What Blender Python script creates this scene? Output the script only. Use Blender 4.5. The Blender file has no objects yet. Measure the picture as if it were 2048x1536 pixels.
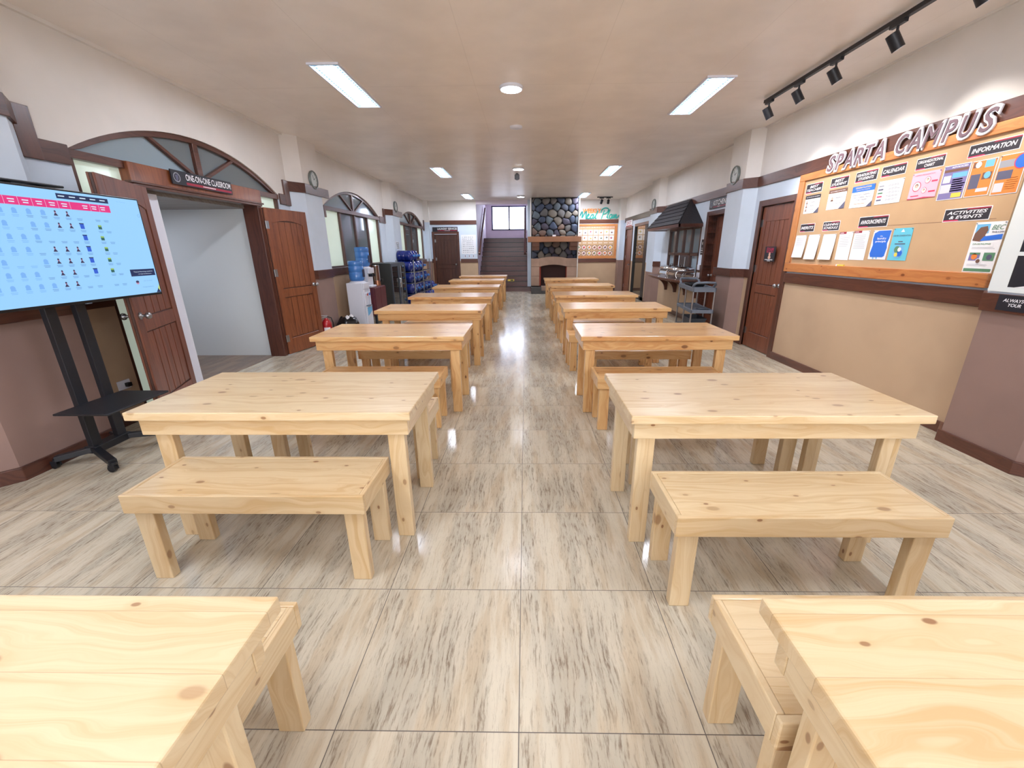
import bpy, math, random
from mathutils import Matrix, Vector
random.seed(7)
SC = bpy.context.scene
COL = SC.collection
PI = math.pi

# ------------------------------------------------------------------ camera
W, H, F = 2048.0, 1536.0, 841.3
yaw, pitch, roll = 0.01818, 0.32094, -0.00776
cam_d = bpy.data.cameras.new('camera')
cam = bpy.data.objects.new('camera', cam_d); COL.objects.link(cam)
cam_d.sensor_width = 36.0; cam_d.lens = F / W * 36.0
cam_d.shift_x = (W / 2 - 1037.1) / W; cam_d.shift_y = (778.8 - H / 2) / W
cam_d.clip_start = 0.02; cam_d.clip_end = 100
M = Matrix.Rotation(yaw, 4, 'Z') @ Matrix.Rotation(PI / 2 - pitch, 4, 'X') @ Matrix.Rotation(roll, 4, 'Z')
M.translation = Vector((0, 0, 1.4818))
cam.matrix_world = M
SC.camera = cam

# ------------------------------------------------------------------ exposure, world
SC.view_settings.view_transform = 'Standard'
SC.view_settings.look = 'None'
SC.view_settings.gamma = 1.0
SC.view_settings.use_curve_mapping = False
SC.view_settings.exposure = 0.76
wd = bpy.data.worlds.new('world'); SC.world = wd; wd.use_nodes = True
wd.node_tree.nodes['Background'].inputs[0].default_value = (0.75, 0.85, 1.0, 1)
wd.node_tree.nodes['Background'].inputs[1].default_value = 0.6
PANEL_E = 60.0      # troffer diffusers
ROUND_E = 26.0      # round ceiling lamps
SPOT_W = 30.0       # track spots on the notice board

# ------------------------------------------------------------------ colours and materials
def lin(c):
    return tuple((v / 12.92 if v <= 0.04045 else ((v + 0.055) / 1.055) ** 2.4) for v in (x / 255.0 for x in c)) + (1,)
MATS = {}
def mat(name, rgb, rough=0.5, metal=0.0, emit=0.0, spec=0.5, trans=0.0, coat=0.0, alpha=1.0, bump=0.0, bscale=60):
    if name in MATS: return MATS[name]
    m = bpy.data.materials.new(name); m.use_nodes = True
    b = m.node_tree.nodes['Principled BSDF']
    c = lin(rgb)
    b.inputs['Base Color'].default_value = c
    b.inputs['Roughness'].default_value = rough
    b.inputs['Metallic'].default_value = metal
    b.inputs['Specular IOR Level'].default_value = spec
    b.inputs['Transmission Weight'].default_value = trans
    b.inputs['Coat Weight'].default_value = coat
    if emit:
        if name.startswith('scr') or emit > 1: b.inputs['Base Color'].default_value = (0.02, 0.02, 0.02, 1)
        b.inputs['Emission Color'].default_value = c
        b.inputs['Emission Strength'].default_value = emit
    if bump or rough > 0.3:
        nt = m.node_tree
        tc = nt.nodes.new('ShaderNodeTexCoord'); n = nt.nodes.new('ShaderNodeTexNoise')
        n.inputs['Scale'].default_value = bscale; n.inputs['Detail'].default_value = 3
        nt.links.new(tc.outputs['Object'], n.inputs['Vector'])
        if bump:
            bp = nt.nodes.new('ShaderNodeBump'); bp.inputs['Strength'].default_value = bump; bp.inputs['Distance'].default_value = 0.01
            nt.links.new(n.outputs['Fac'], bp.inputs['Height']); nt.links.new(bp.outputs['Normal'], b.inputs['Normal'])
    m.diffuse_color = c
    MATS[name] = m
    return m

def nodes_of(name, rough=0.5):
    m = bpy.data.materials.new(name); m.use_nodes = True
    MATS[name] = m
    nt = m.node_tree; b = nt.nodes['Principled BSDF']; b.inputs['Roughness'].default_value = rough
    return m, nt, b
def N(nt, t, **kw):
    n = nt.nodes.new(t)
    for k, v in kw.items(): setattr(n, k, v)
    return n
def MA(nt, op, a, b=None, c=None, clamp=False):
    n = nt.nodes.new('ShaderNodeMath'); n.operation = op; n.use_clamp = clamp
    for i, v in enumerate((a, b, c)):
        if v is None: continue
        if isinstance(v, (int, float)): n.inputs[i].default_value = v
        else: nt.links.new(v, n.inputs[i])
    return n.outputs[0]
def MIX(nt, f, a, b, mode='MIX'):
    n = nt.nodes.new('ShaderNodeMix'); n.data_type = 'RGBA'; n.blend_type = mode
    for i, v in ((0, f), (6, a), (7, b)):
        if isinstance(v, (int, float)): n.inputs[i].default_value = v
        elif isinstance(v, tuple): n.inputs[i].default_value = v
        else: nt.links.new(v, n.inputs[i])
    return n.outputs[2]
def RAMP(nt, f, lo, hi):
    n = nt.nodes.new('ShaderNodeMapRange'); n.interpolation_type = 'SMOOTHSTEP'
    n.inputs['From Min'].default_value = lo; n.inputs['From Max'].default_value = hi
    nt.links.new(f, n.inputs['Value']); return n.outputs['Result']
def XYZ(nt, x, y, z):
    n = nt.nodes.new('ShaderNodeCombineXYZ')
    for i, v in enumerate((x, y, z)):
        if isinstance(v, (int, float)): n.inputs[i].default_value = v
        else: nt.links.new(v, n.inputs[i])
    return n.outputs[0]
def NOISE(nt, vec, scale, detail=4, rough=0.55, dist=0.0):
    n = nt.nodes.new('ShaderNodeTexNoise'); n.inputs['Scale'].default_value = scale
    n.inputs['Detail'].default_value = detail; n.inputs['Roughness'].default_value = rough
    n.inputs['Distortion'].default_value = dist
    nt.links.new(vec, n.inputs['Vector']); return n.outputs['Fac']

def wood(name, axis, light, dark, knot, plank=0.14, rough=0.3, knots=True, coat=0.15, seam=True, contrast=1.0):
    """boards: grain along `axis`, boards `plank` wide across it"""
    m, nt, b = nodes_of(name, rough)
    tc = N(nt, 'ShaderNodeTexCoord'); sp = N(nt, 'ShaderNodeSeparateXYZ'); nt.links.new(tc.outputs['Object'], sp.inputs[0])
    oi = N(nt, 'ShaderNodeObjectInfo')
    o = {'x': (0, 1, 2), 'y': (1, 0, 2), 'z': (2, 0, 1)}[axis]
    L, A, B = (sp.outputs[i] for i in o)
    rnd = MA(nt, 'MULTIPLY', oi.outputs['Random'], 37.0)
    idx = MA(nt, 'FLOOR', MA(nt, 'DIVIDE', MA(nt, 'ADD', A, 5.0 + plank * 0.5), plank))
    wn = N(nt, 'ShaderNodeTexWhiteNoise', noise_dimensions='2D'); nt.links.new(XYZ(nt, idx, rnd, 0), wn.inputs['Vector'])
    off = MA(nt, 'MULTIPLY', wn.outputs['Value'], 23.0)
    l2 = MA(nt, 'ADD', MA(nt, 'ADD', L, off), rnd)
    # warp
    wv = XYZ(nt, MA(nt, 'MULTIPLY', l2, 1.3), MA(nt, 'MULTIPLY', A, 5.0), MA(nt, 'MULTIPLY', B, 5.0))
    warp = NOISE(nt, wv, 1.6, 2)
    acc = MA(nt, 'ADD', MA(nt, 'MULTIPLY', A, 24.0), MA(nt, 'MULTIPLY', warp, 5.0))
    acc2 = MA(nt, 'ADD', acc, MA(nt, 'MULTIPLY', B, 24.0))
    ring = NOISE(nt, XYZ(nt, MA(nt, 'MULTIPLY', l2, 0.6), acc2, off), 1.5, 4, 0.6)
    fine = NOISE(nt, XYZ(nt, MA(nt, 'MULTIPLY', l2, 3.0), MA(nt, 'MULTIPLY', acc2, 6.0), 0), 1.0, 3, 0.6)
    f = MA(nt, 'MULTIPLY', RAMP(nt, ring, 0.38, 0.72), 0.75 * contrast)
    f = MA(nt, 'ADD', f, MA(nt, 'MULTIPLY', RAMP(nt, fine, 0.45, 0.8), 0.25 * contrast), clamp=True)
    tone = MA(nt, 'MULTIPLY', MA(nt, 'SUBTRACT', wn.outputs['Value'], 0.35), 0.5 * contrast, clamp=True)
    f = MA(nt, 'ADD', f, tone, clamp=True)
    colr = MIX(nt, f, lin(light), lin(dark))
    if knots:
        vo = N(nt, 'ShaderNodeTexVoronoi', voronoi_dimensions='2D'); vo.inputs['Scale'].default_value = 1.0; vo.inputs['Randomness'].default_value = 1.0
        nt.links.new(XYZ(nt, MA(nt, 'MULTIPLY', l2, 4.6), MA(nt, 'MULTIPLY', MA(nt, 'ADD', A, MA(nt, 'ADD', B, off)), 8.5), 0), vo.inputs['Vector'])
        sc_ = N(nt, 'ShaderNodeSeparateColor'); nt.links.new(vo.outputs['Color'], sc_.inputs[0])
        gate = MA(nt, 'GREATER_THAN', sc_.outputs[0], 0.5)
        size = MA(nt, 'MULTIPLY_ADD', MA(nt, 'POWER', sc_.outputs[1], 3.0), 0.13, 0.06)
        r = MA(nt, 'DIVIDE', vo.outputs['Distance'], size)
        core = MA(nt, 'SUBTRACT', 1.0, RAMP(nt, r, 0.55, 1.0))
        halo = MA(nt, 'MULTIPLY', MA(nt, 'SUBTRACT', 1.0, RAMP(nt, r, 0.9, 2.6)), 0.35)
        colr = MIX(nt, MA(nt, 'MULTIPLY', halo, gate), colr, lin(dark))
        colr = MIX(nt, MA(nt, 'MULTIPLY', MA(nt, 'MULTIPLY', core, gate), MA(nt, 'MULTIPLY_ADD', sc_.outputs[2], 0.5, 0.35)), colr, lin(knot))
    if seam:
        fr = MA(nt, 'FRACT', MA(nt, 'DIVIDE', MA(nt, 'ADD', A, 5.0 + plank * 0.5), plank))
        e = MA(nt, 'MULTIPLY', MA(nt, 'ABSOLUTE', MA(nt, 'SUBTRACT', fr, 0.5)), 2.0)
        colr = MIX(nt, MA(nt, 'MULTIPLY', MA(nt, 'GREATER_THAN', e, 1 - 0.002 / plank), 0.28), colr, lin(knot))
    nt.links.new(colr, b.inputs['Base Color'])
    b.inputs['Coat Weight'].default_value = coat; b.inputs['Coat Roughness'].default_value = 0.12
    return m

L1, D1, K1 = (222, 199, 160), (202, 168, 120), (128, 76, 40)     # fresh pale pine
L2, D2, K2 = (226, 186, 130), (198, 140, 82), (100, 52, 28)      # honey pine
for ax in 'xyz':
    wood('pale_pine_' + ax, ax, L1, D1, K1, rough=0.32)
    wood('honey_pine_' + ax, ax, L2, D2, K2, rough=0.28)
    wood('dark_trim_' + ax, ax, (98, 58, 44), (68, 38, 30), (40, 22, 18), plank=0.4, knots=False, rough=0.32, seam=False)
wood('narra_door', 'z', (142, 82, 50), (104, 54, 34), (60, 30, 20), plank=0.1, knots=False, rough=0.34, seam=False)
wood('red_door', 'z', (130, 76, 54), (100, 55, 38), (50, 24, 20), plank=0.1, knots=False, rough=0.36, seam=False)
wood('dark_door', 'z', (84, 50, 38), (58, 32, 26), (34, 20, 16), plank=0.1, knots=False, rough=0.36, seam=False)
wood('orange_frame_x', 'x', (206, 140, 82), (178, 106, 58), (110, 52, 26), plank=0.4, rough=0.35, seam=False)
wood('orange_frame_z', 'z', (206, 140, 82), (178, 106, 58), (110, 52, 26), plank=0.4, rough=0.35, seam=False)
wood('grey_plank', 'x', (150, 146, 142), (118, 112, 108), (80, 74, 70), plank=0.18, rough=0.5, knots=False)
wood('stair_wood', 'x', (104, 70, 66), (82, 54, 50), (40, 28, 26), plank=0.5, rough=0.35, knots=False, seam=False)

def floor_mat(name, base, pink, grey, dark, tile=True, rough=0.17):
    m, nt, b = nodes_of(name, rough)
    tc = N(nt, 'ShaderNodeTexCoord'); sp = N(nt, 'ShaderNodeSeparateXYZ'); nt.links.new(tc.outputs['Object'], sp.inputs[0])
    x0, y0 = -0.0249, 0.3407
    u = MA(nt, 'DIVIDE', MA(nt, 'ADD', sp.outputs[0], 60.0 - x0), 0.6); v = MA(nt, 'DIVIDE', MA(nt, 'ADD', sp.outputs[1], 60.0 - y0), 0.6)
    fu, fv = MA(nt, 'FRACT', u), MA(nt, 'FRACT', v)
    pu, pv = MA(nt, 'MULTIPLY', fu, 0.6), MA(nt, 'MULTIPLY', fv, 0.6)
    # two alternating prints of the same tile design
    alt = MA(nt, 'MULTIPLY', MA(nt, 'FLOORED_MODULO', MA(nt, 'FLOOR', v), 2.0), 3.7)
    wv = NOISE(nt, XYZ(nt, MA(nt, 'MULTIPLY', pu, 6.0), MA(nt, 'MULTIPLY', pv, 3.0), alt), 1.0, 3)
    pw = MA(nt, 'ADD', pu, MA(nt, 'MULTIPLY', wv, 0.05))
    broad = NOISE(nt, XYZ(nt, MA(nt, 'MULTIPLY', pw, 14.0), MA(nt, 'MULTIPLY', pv, 1.6), alt), 1.0, 3, 0.6)
    broad2 = NOISE(nt, XYZ(nt, MA(nt, 'MULTIPLY', pw, 9.0), MA(nt, 'MULTIPLY', pv, 1.2), MA(nt, 'ADD', alt, 9.0)), 1.0, 3, 0.6)
    mid = NOISE(nt, XYZ(nt, MA(nt, 'MULTIPLY', pw, 95.0), MA(nt, 'MULTIPLY', pv, 10.0), alt), 1.0, 6, 0.72)
    fine = NOISE(nt, XYZ(nt, MA(nt, 'MULTIPLY', pw, 190.0), MA(nt, 'MULTIPLY', pv, 34.0), alt), 1.0, 5, 0.7)
    c = MIX(nt, RAMP(nt, broad, 0.45, 0.62), lin(base), lin(pink))
    c = MIX(nt, MA(nt, 'MULTIPLY', RAMP(nt, broad2, 0.42, 0.66), 0.8), c, lin(grey))
    str_ = MA(nt, 'MULTIPLY', RAMP(nt, mid, 0.48, 0.66), MA(nt, 'MULTIPLY_ADD', RAMP(nt, broad2, 0.38, 0.62), 0.6, 0.15), clamp=True)
    c = MIX(nt, str_, c, lin(dark))
    c = MIX(nt, MA(nt, 'MULTIPLY', RAMP(nt, fine, 0.55, 0.75), 0.35), c, lin(dark))
    if tile:
        eu = MA(nt, 'ABSOLUTE', MA(nt, 'SUBTRACT', fu, 0.5)); ev = MA(nt, 'ABSOLUTE', MA(nt, 'SUBTRACT', fv, 0.5))
        g = MA(nt, 'GREATER_THAN', MA(nt, 'MAXIMUM', eu, ev), 0.5 - 0.0026)
        c = MIX(nt, g, c, lin((92, 84, 78)))
        nt.links.new(MA(nt, 'ADD', MA(nt, 'MULTIPLY', g, 0.4), rough), b.inputs['Roughness'])
    nt.links.new(c, b.inputs['Base Color'])
    b.inputs['Specular IOR Level'].default_value = 0.55
    return m
floor_mat('floor_tile', (207, 197, 176), (194, 178, 153), (182, 174, 157), (112, 92, 74))
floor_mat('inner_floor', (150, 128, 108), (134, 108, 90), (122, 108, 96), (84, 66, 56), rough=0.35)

def plaster(name, rgb, var=0.06, rough=0.6, seams=False):
    m, nt, b = nodes_of(name, rough)
    tc = N(nt, 'ShaderNodeTexCoord')
    n = NOISE(nt, tc.outputs['Object'], 1.6, 3)
    c0 = tuple(int(v * (1 - var)) for v in rgb)
    c = MIX(nt, RAMP(nt, n, 0.3, 0.7), lin(c0), lin(rgb))
    if seams:
        sp = N(nt, 'ShaderNodeSeparateXYZ'); nt.links.new(tc.outputs['Object'], sp.inputs[0])
        for k, wdt, o in ((0, 1.22, 0.55), (1, 2.44, 0.9)):
            e = MA(nt, 'ABSOLUTE', MA(nt, 'SUBTRACT', MA(nt, 'FRACT', MA(nt, 'DIVIDE', MA(nt, 'ADD', sp.outputs[k], 50 + o), wdt)), 0.5))
            c = MIX(nt, MA(nt, 'MULTIPLY', MA(nt, 'GREATER_THAN', e, 0.5 - 0.0015), 0.16), c, lin((110, 96, 84)))
    nt.links.new(c, b.inputs['Base Color'])
    nz = NOISE(nt, tc.outputs['Object'], 90, 3)
    bp = N(nt, 'ShaderNodeBump'); bp.inputs['Strength'].default_value = 0.08; bp.inputs['Distance'].default_value = 0.004
    nt.links.new(nz, bp.inputs['Height']); nt.links.new(bp.outputs['Normal'], b.inputs['Normal'])
    return m
plaster('ceiling_paint', (248, 240, 234), 0.04, 0.33, True)
plaster('cream_paint', (234, 229, 224), 0.03)
plaster('white_paint', (212, 224, 238), 0.03)
plaster('tan_paint', (194, 166, 136), 0.05)
plaster('mauve_paint', (150, 122, 112), 0.07)
plaster('lavender_light_tint', (232, 220, 232), 0.03)  # stairwell walls: tint of the window light put into their colour
plaster('brick_clay', (188, 156, 136), 0.12, 0.7)
plaster('corbel_clay', (140, 100, 84), 0.15, 0.7)
plaster('mantel_wood', (172, 118, 84), 0.1, 0.5)
plaster('hearth_stone', (92, 88, 86), 0.2, 0.6)
plaster('mortar', (30, 30, 34), 0.2, 0.8)
plaster('cork', (198, 164, 126), 0.05, 0.8)
mat('white_gloss', (226, 228, 238), 0.3); mat('white_panel', (230, 236, 236), 0.35)
mat('pale_green_glow_glass', (220, 236, 220), 0.12, emit=0.2); mat('grey_glass', (112, 122, 126), 0.05, spec=0.9)  # green panes emit faintly, standing in for light from behind them
mat('dim_glass', (78, 84, 88), 0.05, spec=0.9); mat('blue_glass', (150, 168, 178), 0.06, spec=0.9)
mat('black_metal', (28, 30, 36), 0.42); mat('black_plastic', (16, 16, 18), 0.35)
mat('chrome', (220, 222, 226), 0.15, metal=1.0); mat('brass', (196, 160, 96), 0.25, metal=1.0)
mat('steel', (170, 172, 176), 0.3, metal=1.0); mat('grey_plastic', (110, 118, 130), 0.5)
mat('dark_grey_plastic', (62, 68, 78), 0.5); mat('paper', (236, 236, 240), 0.7); mat('pale_grey_print', (205, 205, 212), 0.7)  # last one: pale grey for printed blocks and text rows
mat('navy', (22, 30, 66), 0.5); mat('black_print', (46, 42, 50), 0.5); mat('dark_print', (30, 30, 40), 0.45)
mat('magenta', (196, 44, 84), 0.5); mat('crimson', (156, 34, 58), 0.5); mat('white_print', (240, 240, 244), 0.6)
mat('pink_paper', (244, 178, 196), 0.6); mat('pink_print', (206, 62, 96), 0.6); mat('blue_paper', (44, 110, 214), 0.5)
mat('cyan_paper', (102, 196, 220), 0.5); mat('orange_print', (232, 134, 60), 0.5); mat('purple_print', (128, 118, 168), 0.5)
mat('slate_print', (92, 92, 116), 0.5); mat('sky_print', (112, 182, 226), 0.5); mat('yellow_print', (232, 206, 84), 0.5)
mat('green_print', (92, 140, 108), 0.5); mat('brown_print', (118, 84, 70), 0.5); mat('skin_print', (222, 178, 156), 0.6)
mat('grey_print', (150, 152, 160), 0.6); mat('letter_mauve', (112, 88, 98), 0.5); mat('teal_letter', (30, 170, 160), 0.4); mat('orange_letter', (250, 160, 60), 0.4)
mat('red_paint', (176, 26, 34), 0.3, coat=0.4); mat('maroon', (92, 36, 46), 0.4); mat('stand_grey', (58, 62, 62), 0.4)
mat('water_blue', (44, 92, 190), 0.12, spec=0.7); mat('water_light', (70, 130, 204), 0.1, spec=0.7)
mat('navy_bottle', (22, 40, 120), 0.14, spec=0.7); mat('copper', (176, 120, 92), 0.3, metal=0.8)
mat('bag_black', (12, 12, 15), 0.22); mat('roof_felt', (46, 44, 50), 0.7, bump=0.4, bscale=30)
mat('dark_brick', (66, 42, 38), 0.8); mat('red_brick', (150, 62, 44), 0.7); mat('clock_face', (196, 200, 196), 0.5)
mat('clock_rim', (120, 128, 126), 0.3, metal=0.5); mat('reflector', (150, 175, 190), 0.3); mat('dark_glass', (20, 24, 24), 0.04, spec=0.8)
mat('mirror_glass', (120, 112, 100), 0.03, metal=0.85)
mat('panel_edge', (190, 228, 255), 0.4, emit=0.75); mat('panel_light', (230, 236, 250), 0.5, emit=PANEL_E); mat('round_light', (232, 238, 255), 0.5, emit=ROUND_E)
mat('daylight_pane', (222, 232, 255), 0.5, emit=4.5); mat('fill_daylight', (240, 242, 248), 0.5, emit=5.5)  # second one is the glow of the window added behind the camera
mat('screen_glow', (146, 200, 246), 0.3, emit=0.66, spec=0.3)
for n_, c_ in (('scr_pink', (226, 48, 128)), ('scr_navy', (22, 40, 84)), ('scr_faint', (120, 176, 240)), ('scr_blue', (44, 92, 206)),
               ('scr_green', (40, 96, 92)), ('scr_lime', (150, 190, 90)), ('scr_dark', (60, 50, 84)), ('scr_skin', (190, 140, 170)),
               ('scr_white', (214, 236, 255)), ('scr_text', (96, 140, 200)), ('scr_yellow', (196, 214, 110))):
    mat(n_, c_, 0.3, emit=0.62, spec=0.3)
STONES = []
for i, c_ in enumerate(((86, 92, 108), (112, 108, 106), (66, 76, 98), (134, 124, 112), (82, 76, 92), (98, 108, 116), (124, 100, 88))):
    plaster('stone_%s' % 'abcdefg'[i], c_, 0.25, 0.65); STONES.append('stone_%s' % 'abcdefg'[i])

# ------------------------------------------------------------------ mesh builder
class MB:
    def __init__(s): s.v = []; s.f = []; s.m = []; s.sm = []; s.mats = []
    def mi(s, name):
        if name not in s.mats: s.mats.append(name)
        return s.mats.index(name)
    def add(s, vs, fs, mname, smooth=False):
        o = len(s.v); s.v += [tuple(v) for v in vs]; k = s.mi(mname)
        for f in fs: s.f.append(tuple(i + o for i in f)); s.m.append(k); s.sm.append(smooth)
        return s
    def box(s, x0, x1, y0, y1, z0, z1, mname):
        return s.add([(x, y, z) for z in (z0, z1) for y in (y0, y1) for x in (x0, x1)],
                     [(0, 2, 3, 1), (4, 5, 7, 6), (0, 1, 5, 4), (2, 6, 7, 3), (0, 4, 6, 2), (1, 3, 7, 5)], mname)
    def obox(s, mtx, sx, sy, sz, mname):
        vs = [mtx @ Vector((x, y, z)) for z in (-sz / 2, sz / 2) for y in (-sy / 2, sy / 2) for x in (-sx / 2, sx / 2)]
        return s.add(vs, [(0, 2, 3, 1), (4, 5, 7, 6), (0, 1, 5, 4), (2, 6, 7, 3), (0, 4, 6, 2), (1, 3, 7, 5)], mname)
    def bar(s, p, q, w, h, mname):
        p, q = Vector(p), Vector(q); d = q - p
        r = d.to_track_quat('Y', 'Z').to_matrix().to_4x4(); r.translation = (p + q) / 2
        return s.obox(r, w, d.length, h, mname)
    def cyl(s, p, q, r0, r1=None, mname='', n=16, caps=True, smooth=True):
        r1 = r0 if r1 is None else r1
        p, q = Vector(p), Vector(q); d = (q - p).normalized()
        a = d.orthogonal().normalized(); b = d.cross(a)
        vs = []
        for c, r in ((p, r0), (q, r1)):
            for i in range(n):
                t = 2 * PI * i / n; vs.append(c + a * (r * math.cos(t)) + b * (r * math.sin(t)))
        s.add(vs, [(i, (i + 1) % n, n + (i + 1) % n, n + i) for i in range(n)], mname, smooth)
        if caps: s.add(vs, [tuple(range(n - 1, -1, -1)), tuple(range(n, 2 * n))], mname)
        return s
    def tube(s, pts, r, mname, n=10):
        pts = [Vector(p) for p in pts]; vs = []; K = len(pts)
        up = None
        for i, p in enumerate(pts):
            t = (pts[min(i + 1, K - 1)] - pts[max(i - 1, 0)]).normalized()
            if up is None: up = t.orthogonal().normalized()
            up = (up - t * up.dot(t)).normalized(); b = t.cross(up)
            for k in range(n):
                a = 2 * PI * k / n; vs.append(p + up * (r * math.cos(a)) + b * (r * math.sin(a)))
        fs = [(i * n + k, i * n + (k + 1) % n, (i + 1) * n + (k + 1) % n, (i + 1) * n + k) for i in range(K - 1) for k in range(n)]
        s.add(vs, fs, mname, True); s.add(vs, [tuple(range(n - 1, -1, -1)), tuple(range((K - 1) * n, K * n))], mname)
        return s
    def lathe(s, c, prof, mname, n=24, axis='z'):
        vs = []
        for r, h in prof:
            for i in range(n):
                t = 2 * PI * i / n; a, b = r * math.cos(t), r * math.sin(t)
                v = {'z': (a, b, h), 'x': (h, a, b), 'y': (b, h, a)}[axis]
                vs.append((c[0] + v[0], c[1] + v[1], c[2] + v[2]))
        K = len(prof)
        s.add(vs, [(i * n + k, i * n + (k + 1) % n, (i + 1) * n + (k + 1) % n, (i + 1) * n + k) for i in range(K - 1) for k in range(n)], mname, True)
        s.add(vs, [tuple(range(n - 1, -1, -1)), tuple(range((K - 1) * n, K * n))], mname)
        return s
    def prism(s, poly, y0, y1, mname, plane='xz'):
        """poly in (x,z) [or (x,y), (y,z)], extruded between y0,y1 of the other axis"""
        n = len(poly)
        def P(a, b, h): return {'xz': (a, h, b), 'xy': (a, b, h), 'yz': (h, a, b)}[plane]
        vs = [P(a, b, y0) for a, b in poly] + [P(a, b, y1) for a, b in poly]
        s.add(vs, [tuple(range(n)), tuple(range(2 * n - 1, n - 1, -1))] + [(i, n + i, n + (i + 1) % n, (i + 1) % n) for i in range(n)], mname)
        return s
    def strip(s, outer, inner, y0, y1, mname):
        """band between two polylines (x,z), depth y0..y1"""
        n = len(outer)
        vs = [(a, y0, b) for a, b in outer] + [(a, y0, b) for a, b in inner] + [(a, y1, b) for a, b in outer] + [(a, y1, b) for a, b in inner]
        fs = []
        for i in range(n - 1):
            fs += [(i, i + 1, n + i + 1, n + i), (2 * n + i, 3 * n + i, 3 * n + i + 1, 2 * n + i + 1),
                   (i, 2 * n + i, 2 * n + i + 1, i + 1), (n + i, n + i + 1, 3 * n + i + 1, 3 * n + i)]
        fs += [(0, n, 3 * n, 2 * n), (n - 1, 3 * n - 1, 4 * n - 1, 2 * n - 1)]
        return s.add(vs, fs, mname)
    def quadxz(s, u0, v0, u1, v1, y, mname):
        return s.add([(u0, y, v0), (u1, y, v0), (u1, y, v1), (u0, y, v1)], [(0, 1, 2, 3)], mname)
    def disc(s, cx, cz, r, y, mname, n=20, rz=None):
        rz = rz or r
        return s.add([(cx + r * math.cos(2 * PI * i / n), y, cz + rz * math.sin(2 * PI * i / n)) for i in range(n)], [tuple(range(n))], mname)
    def text(s, txt, cx, cz, w, h, y, mname, shear=0.0, bold=0.0, depth=0.0, spacing=1.0):
        """lettering fitted to w x h centred on (cx, cz), front at y (towards -Y)"""
        vs, fs = text_geo(txt, shear, bold, spacing)
        xs = [v[0] for v in vs]; ys = [v[1] for v in vs]
        ax, bx, ay, by = min(xs), max(xs), min(ys), max(ys)
        sx, sy = w / (bx - ax), h / (by - ay)
        if depth == 0:
            P = [((v[0] - (ax + bx) / 2) * sx + cx, y, (v[1] - (ay + by) / 2) * sy + cz) for v in vs if True]
            keep = [f for f in fs if all(vs[i][2] > 0 for i in f)]
            return s.add(P, keep, mname)
        P = [((v[0] - (ax + bx) / 2) * sx + cx, y + (0 if v[2] > 0 else depth), (v[1] - (ay + by) / 2) * sy + cz) for v in vs]
        return s.add(P, fs, mname)
    def build(s, name, parent=None, loc=(0, 0, 0), rot=0, bevel=0.0, kind=None, seg=2, label=None):
        me = bpy.data.meshes.new(name); me.from_pydata(s.v, [], s.f)
        for mn in s.mats: me.materials.append(MATS[mn])
        me.polygons.foreach_set('material_index', s.m); me.polygons.foreach_set('use_smooth', s.sm); me.update()
        o = bpy.data.objects.new(name, me); COL.objects.link(o)
        o.location = loc
        if rot: o.rotation_euler = (0, 0, rot)
        if parent: o.parent = parent
        if bevel:
            b = o.modifiers.new('bevel', 'BEVEL'); b.width = bevel; b.segments = seg; b.limit_method = 'ANGLE'; b.harden_normals = False
        if kind: o['kind'] = kind
        if label: o['label'] = label
        return o
TCACHE = {}
def text_geo(txt, shear, bold, spacing):
    k = (txt, shear, bold, spacing)
    if k in TCACHE: return TCACHE[k]
    c = bpy.data.curves.new('glyphs', 'FONT'); c.body = txt; c.extrude = 0.05; c.shear = shear; c.offset = bold
    c.space_character = spacing; c.align_x = 'CENTER'; c.space_line = 0.82; c.resolution_u = 3
    o = bpy.data.objects.new('glyphs', c); COL.objects.link(o)
    bpy.context.view_layer.update()
    me = bpy.data.meshes.new_from_object(o)
    TCACHE[k] = ([tuple(v.co) for v in me.vertices], [tuple(p.vertices) for p in me.polygons])
    bpy.data.objects.remove(o); bpy.data.curves.remove(c); bpy.data.meshes.remove(me)
    return TCACHE[k]

def thing(name, label, cat, loc=(0, 0, 0), rot=0, group=None, kind=None):
    o = bpy.data.objects.new(name, None); COL.objects.link(o); o.empty_display_size = 0.1
    o.location = loc; o.rotation_euler = (0, 0, rot)
    return tag(o, label, cat, group, kind)
def tag(o, label=None, cat=None, group=None, kind=None):
    if label: o['label'] = label
    if cat: o['category'] = cat
    if group: o['group'] = group
    if kind: o['kind'] = kind
    return o
KIDS = {}
def kids(o): return [c for c in COL.objects if c.parent == o]
def dup(o, loc=None, rot=None, label=None, group=None, parent=None):
    c = o.copy(); COL.objects.link(c)
    if parent: c.parent = parent
    if loc is not None: c.location = loc
    if rot is not None: c.rotation_euler = (0, 0, rot)
    if label: c['label'] = label
    if group: c['group'] = group
    for k in kids(o): dup(k, parent=c)
    return c
RL, RR = PI / 2, -PI / 2          # rotations for things on the left / right wall (local -Y faces the room)

XL, XR, YB, YN, ZC = -3.60, 3.47, 16.10, -4.2, 3.13
# ------------------------------------------------------------------ floor, ceiling, outer shell
MB().box(-3.75, 4.0, YN - 0.2, YB + 0.3, -0.1, 0, 'floor_tile').build('floor', kind='structure')
MB().box(-3.75, 4.0, YN - 0.2, YB + 0.12, ZC, ZC + 0.1, 'ceiling_paint').build('ceiling', kind='structure')

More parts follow.
